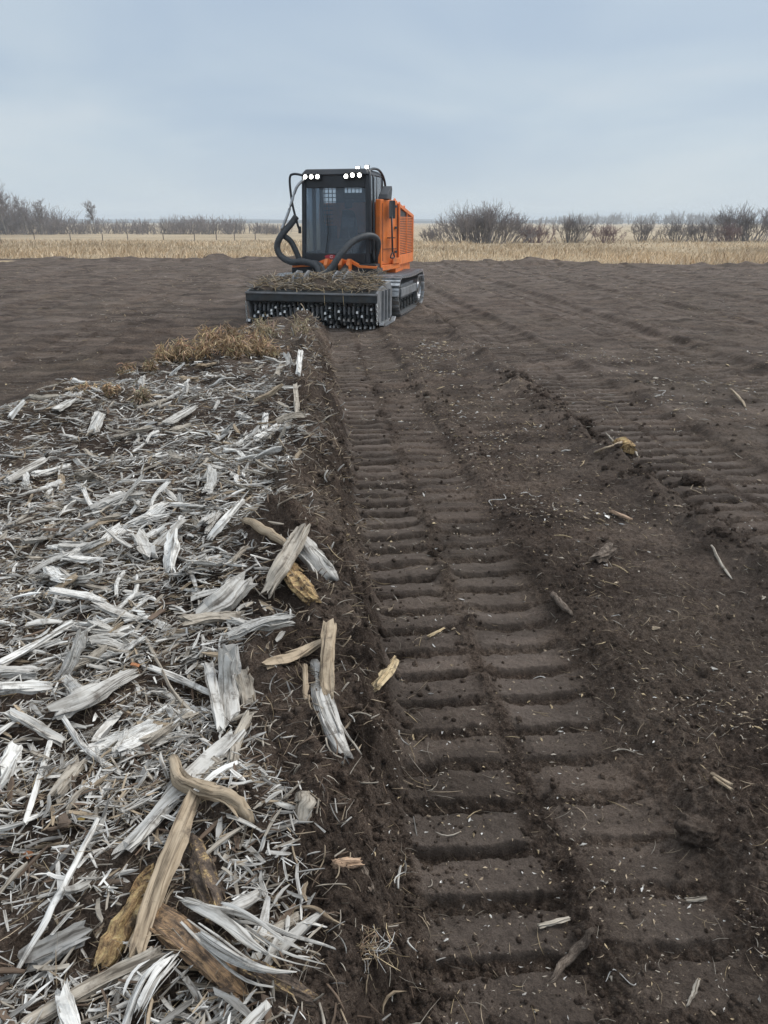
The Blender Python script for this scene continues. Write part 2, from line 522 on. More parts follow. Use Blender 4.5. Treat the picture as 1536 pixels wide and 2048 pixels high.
M = {}
M['soil'] = mat_soil()
M['meadow'] = mat_grassland()
M['hill'] = mat_plain('far_hill', (.045, .055, .065), 1.0, scale=0.002, var=0.35, spec=0.1)

# ------------------------------------------------------------------ the setting
def polar_sheet(radii, angles):
    A, R = np.meshgrid(angles, radii)
    X, Y = (R * np.sin(A)).ravel(), (R * np.cos(A)).ravel()
    nr, na = len(radii), len(angles)
    i = np.arange(nr - 1)[:, None] * na + np.arange(na)[None, :]
    j = np.arange(nr - 1)[:, None] * na + (np.arange(na)[None, :] + 1) % na
    f = np.stack([i, j, j + na, i + na], -1).reshape(-1, 4)
    return X, Y, f[:, ::-1]


NR, NA = 1130, 440
q = np.linspace(0.95 ** -0.3, 49.5 ** -0.3, NR) ** (-1 / 0.3)
radii = np.concatenate([[0.02, 0.3, 0.6, 0.8], q])
ang = np.concatenate([np.linspace(math.radians(-36), math.radians(36), NA), np.radians(np.linspace(36, 324, 60)[1:-1])])
X, Y, F = polar_sheet(radii, ang)
Z, PRESS, BANK, LOOSE, RUT = soil(X, Y)
U_, V_ = to_uv(X, Y)
GRAZE = np.clip(sst(1.2, 3.2, U_) + sst(3.2, 6, -U_) + sst(14, 18, V_), 0, 1) * (1 - .85 * RUT)       # grazing light and haze painted as paler soil, ruts left dark
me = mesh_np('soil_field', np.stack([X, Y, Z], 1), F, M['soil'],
             attrs={'graze_light': ('FLOAT', GRAZE), 'press': ('FLOAT', PRESS), 'bank': ('FLOAT', BANK)})
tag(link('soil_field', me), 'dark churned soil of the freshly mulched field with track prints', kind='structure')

radii = np.concatenate([np.linspace(24, 60, 70), np.geomspace(62, 9000, 90)])
ang = np.concatenate([np.linspace(math.radians(-36), math.radians(36), 150), np.radians(np.linspace(36, 324, 50)[1:-1])])
X, Y, F = polar_sheet(radii, ang)
R = np.hypot(X, Y)
Z = terrain(Y) + 0.10 * fbm(X * 0.3, Y * 0.3, 71, 3) + 0.35 * fbm(X * 0.012, Y * 0.012, 72, 3) * sst(60, 160, R)
Z = Z - 0.6 * (1 - sst(-1.5, 1.2, Y - edge_y(X))) * (R < 44)
me = mesh_np('meadow', np.stack([X, Y, Z], 1), F, M['meadow'])
tag(link('meadow', me), 'flat straw-coloured meadow reaching to the horizon', kind='structure')

# low blue ridges on the horizon
for dist_, hh, sd_ in ((1500, 8.0, 5), (2500, 13.0, 8)):
    aa = np.radians(np.linspace(-45, 45, 260))
    prof = hh * np.clip(0.55 + 0.8 * fbm(aa * 7, aa * 0, sd_, 5), 0.05, 1.0)
    vv = []
    for k, (dr, s) in enumerate(((0, 0), (120, 0.7), (250, 1.0), (450, 0.9), (800, 0))):
        vv.append(np.stack([(dist_ + dr) * np.sin(aa), (dist_ + dr) * np.cos(aa), -3 + s * (prof + 3)], 1))
    n = len(aa)
    i = np.arange(4)[:, None] * n + np.arange(n - 1)[None, :]
    f = np.stack([i, i + 1, i + 1 + n, i + n], -1).reshape(-1, 4)
    tag(link('hills', mesh_np('hills', np.concatenate(vv), f, M['hill'])), 'low blue ridge on the far horizon', kind='structure')


# ------------------------------------------------------------------ wood: materials
def mat_wood():
    """weathered wood; tone from the attribute Col, grain along the attribute gr (x along, y around, z seed)"""
    m, t, b = mat_new('weathered_wood')
    col = N(t, 'ShaderNodeAttribute', attribute_name='Col')
    gr = N(t, 'ShaderNodeAttribute', attribute_name='gr')
    m1 = N(t, 'ShaderNodeMapping'); m1.inputs['Scale'].default_value = (5, 130, 1); L(t, gr, 'Vector', m1, 0)
    n1 = N(t, 'ShaderNodeTexNoise', i_Scale=1.0, i_Detail=4, i_Roughness=0.6); L(t, m1, 0, n1, 'Vector')
    m2 = N(t, 'ShaderNodeMapping'); m2.inputs['Scale'].default_value = (9, 28, 3); L(t, gr, 'Vector', m2, 0)
    n2 = N(t, 'ShaderNodeTexNoise', i_Scale=1.0, i_Detail=5, i_Roughness=0.65); L(t, m2, 0, n2, 'Vector')
    r1 = ramp(t, [(0.34, (.20, .18, .16)), (0.44, (.72, .70, .68)), (0.54, (1, 1, 1)), (0.75, (1.12, 1.12, 1.12))]); L(t, n1, 0, r1, 0)
    r2 = ramp(t, [(0.25, (.42, .38, .34)), (0.45, (.95, .94, .92)), (0.7, (1.08, 1.08, 1.08))]); L(t, n2, 0, r2, 0)
    a = N(t, 'ShaderNodeMix', data_type='RGBA', blend_type='MULTIPLY'); a.inputs['Factor'].default_value = 0.9
    L(t, col, 'Color', a, 6); L(t, r1, 0, a, 7)
    c = N(t, 'ShaderNodeMix', data_type='RGBA', blend_type='MULTIPLY'); c.inputs['Factor'].default_value = 0.9
    L(t, a, 2, c, 6); L(t, r2, 0, c, 7)
    gp = N(t, 'ShaderNodeNewGeometry')
    n3 = N(t, 'ShaderNodeTexNoise', i_Scale=16, i_Detail=7, i_Roughness=0.7); L(t, gp, 'Position', n3, 'Vector')
    r3 = ramp(t, [(0.54, (0, 0, 0)), (0.68, (.75, .75, .75))]); L(t, n3, 0, r3, 0)
    so = N(t, 'ShaderNodeMix', data_type='RGBA'); so.inputs[7].default_value = (.085, .065, .05, 1)
    L(t, r3, 0, so, 'Factor'); L(t, c, 2, so, 6)
    L(t, so, 2, b, 'Base Color')
    b.inputs['Roughness'].default_value = 0.8
    b.inputs['Specular IOR Level'].default_value = 0.35
    bu = N(t, 'ShaderNodeBump', i_Strength=0.8, i_Distance=0.004); L(t, n1, 0, bu, 'Height'); L(t, bu, 0, b, 'Normal')
    return m


def mat_mottled(name, stops, scale, bump=0.8, stretch=(1, 1, 1), dist=0.012):
    m, t, b = mat_new(name)
    gr = N(t, 'ShaderNodeAttribute', attribute_name='gr')
    mp = N(t, 'ShaderNodeMapping'); mp.inputs['Scale'].default_value = stretch; L(t, gr, 'Vector', mp, 0)
    n1 = N(t, 'ShaderNodeTexNoise', i_Scale=scale, i_Detail=8, i_Roughness=0.7, i_Distortion=0.4); L(t, mp, 0, n1, 'Vector')
    n2 = N(t, 'ShaderNodeTexNoise', i_Scale=scale * 5, i_Detail=4, i_Roughness=0.7); L(t, mp, 0, n2, 'Vector')
    ad = N(t, 'ShaderNodeMath', operation='MULTIPLY_ADD', i_1=0.35, i_2=-0.17); L(t, n2, 0, ad, 0)
    a2 = N(t, 'ShaderNodeMath', operation='ADD'); L(t, n1, 0, a2, 0); L(t, ad, 0, a2, 1)
    r = ramp(t, stops); L(t, a2, 0, r, 0)
    gp = N(t, 'ShaderNodeNewGeometry')
    n3 = N(t, 'ShaderNodeTexNoise', i_Scale=22, i_Detail=7, i_Roughness=0.7); L(t, gp, 'Position', n3, 'Vector')
    r3 = ramp(t, [(0.50, (0, 0, 0)), (0.62, (.9, .9, .9))]); L(t, n3, 0, r3, 0)
    so = N(t, 'ShaderNodeMix', data_type='RGBA'); so.inputs[7].default_value = (.06, .045, .035, 1)
    L(t, r3, 0, so, 'Factor'); L(t, r, 0, so, 6)
    L(t, so, 2, b, 'Base Color')
    b.inputs['Roughness'].default_value = 0.88
    b.inputs['Specular IOR Level'].default_value = 0.25
    bu = N(t, 'ShaderNodeBump', i_Strength=bump, i_Distance=dist); L(t, a2, 0, bu, 'Height'); L(t, bu, 0, b, 'Normal')
    return m


M['wood'] = mat_wood()
M['rot'] = mat_mottled('rotten_wood', [(0.28, (.09, .055, .03)), (0.42, (.30, .19, .10)), (0.52, (.50, .34, .17)), (0.62, (.62, .46, .22)), (0.75, (.70, .58, .36))], 42, stretch=(1, 1.6, 1))
M['rotbark'] = mat_mottled('peeling_bark', [(0.36, (.06, .045, .035)), (0.50, (.15, .115, .09)), (0.57, (.24, .17, .11)), (0.62, (.56, .40, .19)), (0.78, (.66, .54, .34))], 26, stretch=(1, 1.6, 1))
M['orange'] = mat_mottled('split_orange_wood', [(0.32, (.05, .035, .026)), (0.44, (.20, .14, .095)), (0.54, (.36, .23, .13)), (0.64, (.50, .33, .18)), (0.8, (.48, .40, .31))], 9, stretch=(1.0, 14, 1), dist=0.006)
M['bark'] = mat_mottled('brown_bark', [(0.32, (.05, .038, .03)), (0.48, (.15, .115, .09)), (0.60, (.26, .21, .165)), (0.75, (.40, .33, .26))], 40, stretch=(1, 3, 1))

TONE = {'silver': (.60, .58, .54), 'white': (.82, .805, .765), 'grey': (.34, .33, .31), 'tangrey': (.47, .42, .35),
        'tan': (.47, .375, .265), 'yellow': (.62, .49, .30), 'peach': (.60, .42, .29), 'brown': (.17, .12, .085)}


# ------------------------------------------------------------------ wood: shapes
def wood_mesh(name, path, width, ratio, style, seed, tone):
    """one piece of torn wood swept along a path; returns mesh about its own middle, and that middle"""
    rng = np.random.default_rng(seed)
    ctr = np.mean(np.array(path, float), 0)
    V, FQ, FT, GR, CO = [], [], [], [], []
    nv = 0

    def sweep(pts, w, th, n, jag, taper0, taper1, roll, round_, off):
        nonlocal nv
        pts = np.array(pts) - ctr
        m = len(pts)
        ridge = 1 + (0.12 if round_ else 0.13) * rng.standard_normal(n)
        rough = 1 + 0.05 * rng.standard_normal((m, n))
        slow = rng.standard_normal((3, n))
        end0, end1 = jag * w * rng.uniform(-1, 1, n), jag * w * rng.uniform(-1, 1, n)
        ln = 0.0
        for i in range(m):
            t = pts[min(i + 1, m - 1)] - pts[max(i - 1, 0)]
            t = t / (np.linalg.norm(t) + 1e-9)
            if i: ln += np.linalg.norm(pts[i] - pts[i - 1])
            s = np.cross(t, [0, 0, 1.0]); s /= np.linalg.norm(s) + 1e-9
            up = np.cross(s, t)
            a = roll + 0.25 * math.sin(i * 0.5 + seed)
            s2, u2 = s * math.cos(a) + up * math.sin(a), up * math.cos(a) - s * math.sin(a)
            f = i / (m - 1)
            k = np.arange(n)
            q = 2 * math.pi * k / n + 0.3
            c, sn = np.cos(q), np.sin(q)
            if not round_:
                e = 0.55
                c, sn = np.sign(c) * np.abs(c) ** e, np.sign(sn) * np.abs(sn) ** e
            sc = ridge * (1 + 0.10 * (slow[0] * math.sin(5 * f) + slow[1] * math.sin(9 * f + 1) + 0.6 * slow[2] * math.sin(17 * f)))
            tp = 1 - taper0 * max(0, 1 - f / 0.25) ** 1.5 - taper1 * max(0, (f - 0.7) / 0.3) ** 1.5
            sc = sc * max(tp, 0.05) * rough[i]
            p = pts[i] + s2 * (c * sc * w / 2)[:, None] + u2 * (sn * sc * th / 2)[:, None]
            if i == 0: p = p + t * end0[:, None]
            if i == m - 1: p = p + t * end1[:, None]
            V.append(p)
            GR.append(np.stack([np.full(n, ln + off), q / 6.283 * (w + th) * 1.6, np.full(n, seed * 0.37)], 1))
            CO.append(np.full((n, 3), 1.0) * (0.92 + 0.14 * rng.random()))
        i = nv + np.arange(m - 1)[:, None] * n + np.arange(n)[None, :]
        j = nv + np.arange(m - 1)[:, None] * n + (np.arange(n)[None, :] + 1) % n
        FQ.append(np.stack([i, j, j + n, i + n], -1).reshape(-1, 4))
        nv += m * n
        for base, e in ((nv - m * n, 0), (nv - n, 1)):
            V.append(np.mean(V[-m if e == 0 else (-2)], 0, keepdims=True) if False else np.mean(np.concatenate(V)[base:base + n], 0, keepdims=True))
            GR.append(np.array([[off, 0, seed]])); CO.append(np.full((1, 3), 0.8))
            k = np.arange(n)
            tri = np.stack([base + k, base + (k + 1) % n, np.full(n, nv)], 1)
            FT.append(tri[:, ::-1] if e == 0 else tri)
            nv += 1

    P = spline(path, max(9, 4 * len(path)))
    if style == 'log':
        P = [tuple(np.array(p) + rng.normal(0, width * 0.03, 3)) for p in P]
        sweep(P, width, width * ratio, 18, 0.30, 0.12, 0.2, 0, True, 0)
        tdir = np.array(P[-1]) - np.array(P[0]); ll = np.linalg.norm(tdir); sv = np.cross(tdir, [0, 0, 1.0]); sv /= np.linalg.norm(sv) + 1e-9
        if ll > .12:
            for q in range(5):                        # strips of bark and splinters lifting off
                a = rng.uniform(-.06, .6); e = a + rng.uniform(.2, .5)
                an = rng.uniform(-.3, 3.4)
                rad = sv * math.cos(an) * width * .5 + np.array([0, 0, math.sin(an) * width * ratio * .5])
                ii = [P[int(np.clip(t, 0, 1) * (len(P) - 1))] for t in (a, (a + e) / 2, e)]
                A, C, B = [np.array(p) for p in ii]
                sweep(spline([A + rad * 1.0, C + rad * 1.03, B + rad * rng.uniform(1.0, 1.5) + tdir / ll * .015], 7), width * rng.uniform(.15, .35), width * rng.uniform(.05, .12), 6, 0.6, 0.4, 0.7, an, False, 2.1 * q)
    elif style == 'stick':
        P = [tuple(np.array(p) + rng.normal(0, width * 0.07, 3)) for p in P]
        sweep(P, width, width * ratio, 8, 0.2, 0.25, 0.55, 0, True, 0)
    elif style == 'slab':
        r = rng.normal(0, 0.30)
        sweep(P, width, width * ratio, 16, 0.6, 0.04, 0.12, r, False, 0)
        tdir = np.array(P[-1]) - np.array(P[0]); sv = np.cross(tdir, [0, 0, 1.0]); sv /= np.linalg.norm(sv) + 1e-9
        for q in range(rng.integers(2, 5)):          # loose slivers along the edge
            a, e = sorted(rng.uniform(-0.08, 1.06, 2))
            if e - a < 0.25: continue
            s = (1 if rng.random() < .5 else -1) * width * rng.uniform(0.25, 0.5)
            A, B = np.array(P[0]) + tdir * a, np.array(P[0]) + tdir * e
            mid = np.array(P[len(P) // 2]) - (np.array(P[0]) + np.array(P[-1])) / 2
            C = (A + B) / 2 + mid * 0.9
            off = sv * s + np.array([0, 0, width * ratio * rng.uniform(0.1, 0.5)])
            sweep(spline([A + off, C + off * 1.05, B + off * rng.uniform(0.8, 1.3)], 7), width * rng.uniform(.12, .25), width * rng.uniform(.06, .14), 5, 0.5, 0.5, 0.8, 0, True, 3.1 * q)
    elif style == 'frayed':
        n = 11
        tdir = np.array(P[-1]) - np.array(P[0]); sv = np.cross(tdir, [0, 0, 1.0]); sv /= np.linalg.norm(sv)
        for k in range(n):
            f = rng.uniform(-.55, .55)
            A, B = np.array(P), []
            zk, jk = rng.normal(), rng.normal(0, .012)
            lo, hi = rng.uniform(-.02, .35), rng.uniform(.6, 1.0)
            for i, p in enumerate(A):
                t = i / (len(A) - 1)
                if t < lo - 0.01 or t > hi + 0.01: continue
                spread = width * (0.45 + 0.75 * math.sin(math.pi * t) ** 1.0) * f * 1.3
                B.append(p + sv * (spread + jk * math.sin(3 * t + k)) + np.array([0, 0, width * 0.25 * zk * math.sin(math.pi * t) + 0.008 * (k % 3)]))
            if len(B) > 4:
                w = width * rng.choice([.07, .1, .16, .26, .36])
                sweep(B, w, w * rng.uniform(.35, .6), 7, 1.0, 0.3, 0.5, rng.normal(0, .5), False, 2.3 * k)
    V = np.concatenate(V)
    base = np.array(TONE.get(tone, (1, 1, 1)))
    CO = np.concatenate(CO) * base
    me = mesh_np(name, V, [np.concatenate(FQ), np.concatenate(FT)], M['wood'] if tone in TONE else M[tone], smooth=style == 'stick' or (style == 'log' and tone in TONE),
                 attrs={'Col': ('FLOAT_COLOR', np.concatenate([CO, np.ones((len(CO), 1))], 1)), 'gr': ('FLOAT_VECTOR', np.concatenate(GR))})
    return me, ctr


def strands(P, D, U, ln, w, th, col, rng, rings=4, sides=4, prof=None, bend=0.12, jag=0.25):
    """many bent slivers at once; returns verts, face list, Col, gr"""
    n = len(P)
    S = np.cross(D, U); S /= np.linalg.norm(S, axis=1)[:, None] + 1e-9
    U2 = np.cross(S, D)
    t = np.linspace(0, 1, rings)
    prof = np.array(prof if prof is not None else [0.35] + [1.0] * (rings - 2) + [0.25])
    b1 = rng.normal(0, bend, n) * ln
    b2 = rng.normal(0, bend * 0.5, n) * ln
    V = np.zeros((n, rings, sides, 3)); GR = np.zeros((n, rings, sides, 3))
    seed = rng.uniform(0, 50, n)
    q = 2 * math.pi * (np.arange(sides) + 0.5) / sides
    for j in range(rings):
        cb = (4 * (t[j] - 0.5) ** 2)
        c = P + D * (ln * (t[j] - 0.5))[:, None] + S * (b1 * cb)[:, None] + U2 * (b2 * cb)[:, None]
        for k in range(sides):
            jt = prof[j] * (1 + rng.normal(0, 0.18, n))
            p = c + S * (math.cos(q[k]) * 0.7 * w * jt)[:, None] + U2 * (math.sin(q[k]) * 0.7 * th * jt)[:, None]
            if j in (0, rings - 1):
                p = p + D * (jag * w * rng.uniform(-1, 1, n))[:, None]
            V[:, j, k] = p
            GR[:, j, k, 0] = ln * t[j]; GR[:, j, k, 1] = k / sides * (w + th) * 1.6; GR[:, j, k, 2] = seed
    per = rings * sides
    f = []
    for j in range(rings - 1):
        for k in range(sides):
            f.append((j * sides + k, j * sides + (k + 1) % sides, (j + 1) * sides + (k + 1) % sides, (j + 1) * sides + k))
    f = np.array(f)
    FQ = (f[None] + (np.arange(n) * per)[:, None, None]).reshape(-1, 4)
    cap = np.array([list(range(sides))[::-1], [(rings - 1) * sides + k for k in range(sides)]])
    FC = (cap[None] + (np.arange(n) * per)[:, None, None]).reshape(-1, sides)
    C = np.repeat(col, per, 0)
    return V.reshape(-1, 3), [FQ, FC], C, GR.reshape(-1, 3)


def join_parts(name, parts, mat, label, kind='stuff', parent=None):
    V, C, G, quads, tris = [], [], [], [], []
    b = 0
    for v, fl, c, g in parts:
        for f in fl:
            (quads if f.shape[1] == 4 else tris).append(f + b)
        V.append(v); C.append(c); G.append(g); b += len(v)
    fl = ([np.concatenate(quads)] if quads else []) + ([np.concatenate(tris)] if tris else [])
    C = np.concatenate(C)
    me = mesh_np(name, np.concatenate(V), fl, mat, smooth=name not in ('wood_mulch', 'wood_chips'), attrs={'Col': ('FLOAT_COLOR', np.concatenate([C, np.ones((len(C), 1))], 1)), 'gr': ('FLOAT_VECTOR', np.concatenate(G))})
    return tag(link(name, me, parent), label, kind=kind)


def dirs(n, rng, az0=25, azs=50, els=14):
    az = np.radians(rng.normal(az0, azs, n)); el = np.radians(rng.normal(0, els, n))
    return np.stack([np.cos(az) * np.cos(el), np.sin(az) * np.cos(el), np.sin(el)], 1)


def palette(n, rng, keys, probs):
    base = np.array([TONE[k] for k in keys])[rng.choice(len(keys), n, p=probs)]
    return base * rng.uniform(0.72, 1.12, (n, 1))


def scatter(n, rng, r0, r1, power, test, a0=-42, a1=36):
    """points in the wedge of ground before the camera, thinning out as r**-power, kept where test(u, v) allows"""
    xs, ys, got = [], [], 0
    while got < n:
        k = 4 * n
        e = 2 - power
        q = rng.random(k)
        r = (r0 ** e + q * (r1 ** e - r0 ** e)) ** (1 / e) if abs(e) > 1e-6 else r0 * (r1 / r0) ** q
        a = np.radians(rng.uniform(a0, a1, k))
        x, y = r * np.sin(a), r * np.cos(a)
        u, v = to_uv(x, y)
        m = rng.random(k) < test(u, v)
        xs.append(x[m]); ys.append(y[m]); got += m.sum()
    return np.concatenate(xs)[:n], np.concatenate(ys)[:n]


def cover(u, v):
    """share of the strip's top covered in torn wood"""
    edge = np.interp(v, [1, 2.2, 4, 9], [-.36, -.48, -.30, -.14]) + 0.34 * fbm(v * 0.9, u * 0.9, 81, 3)
    c = bank_mask(u, v) * (1 - sst(edge - 0.12, edge + 0.22, u)) * np.clip(1.05 + 1.3 * fbm(u * 1.6, v * 1.6, 82, 3), 0.15, 1)
    near = 1 - 0.35 * (1 - sst(1.5, 2.3, v))
    return c * near * (1 - 0.75 * sst(8.0, 10.0, v))


def soil_face(u, v):
    return np.clip(np.exp(-((u - 0.02) / 0.28) ** 2), 0, 1) * (v < 14.3)


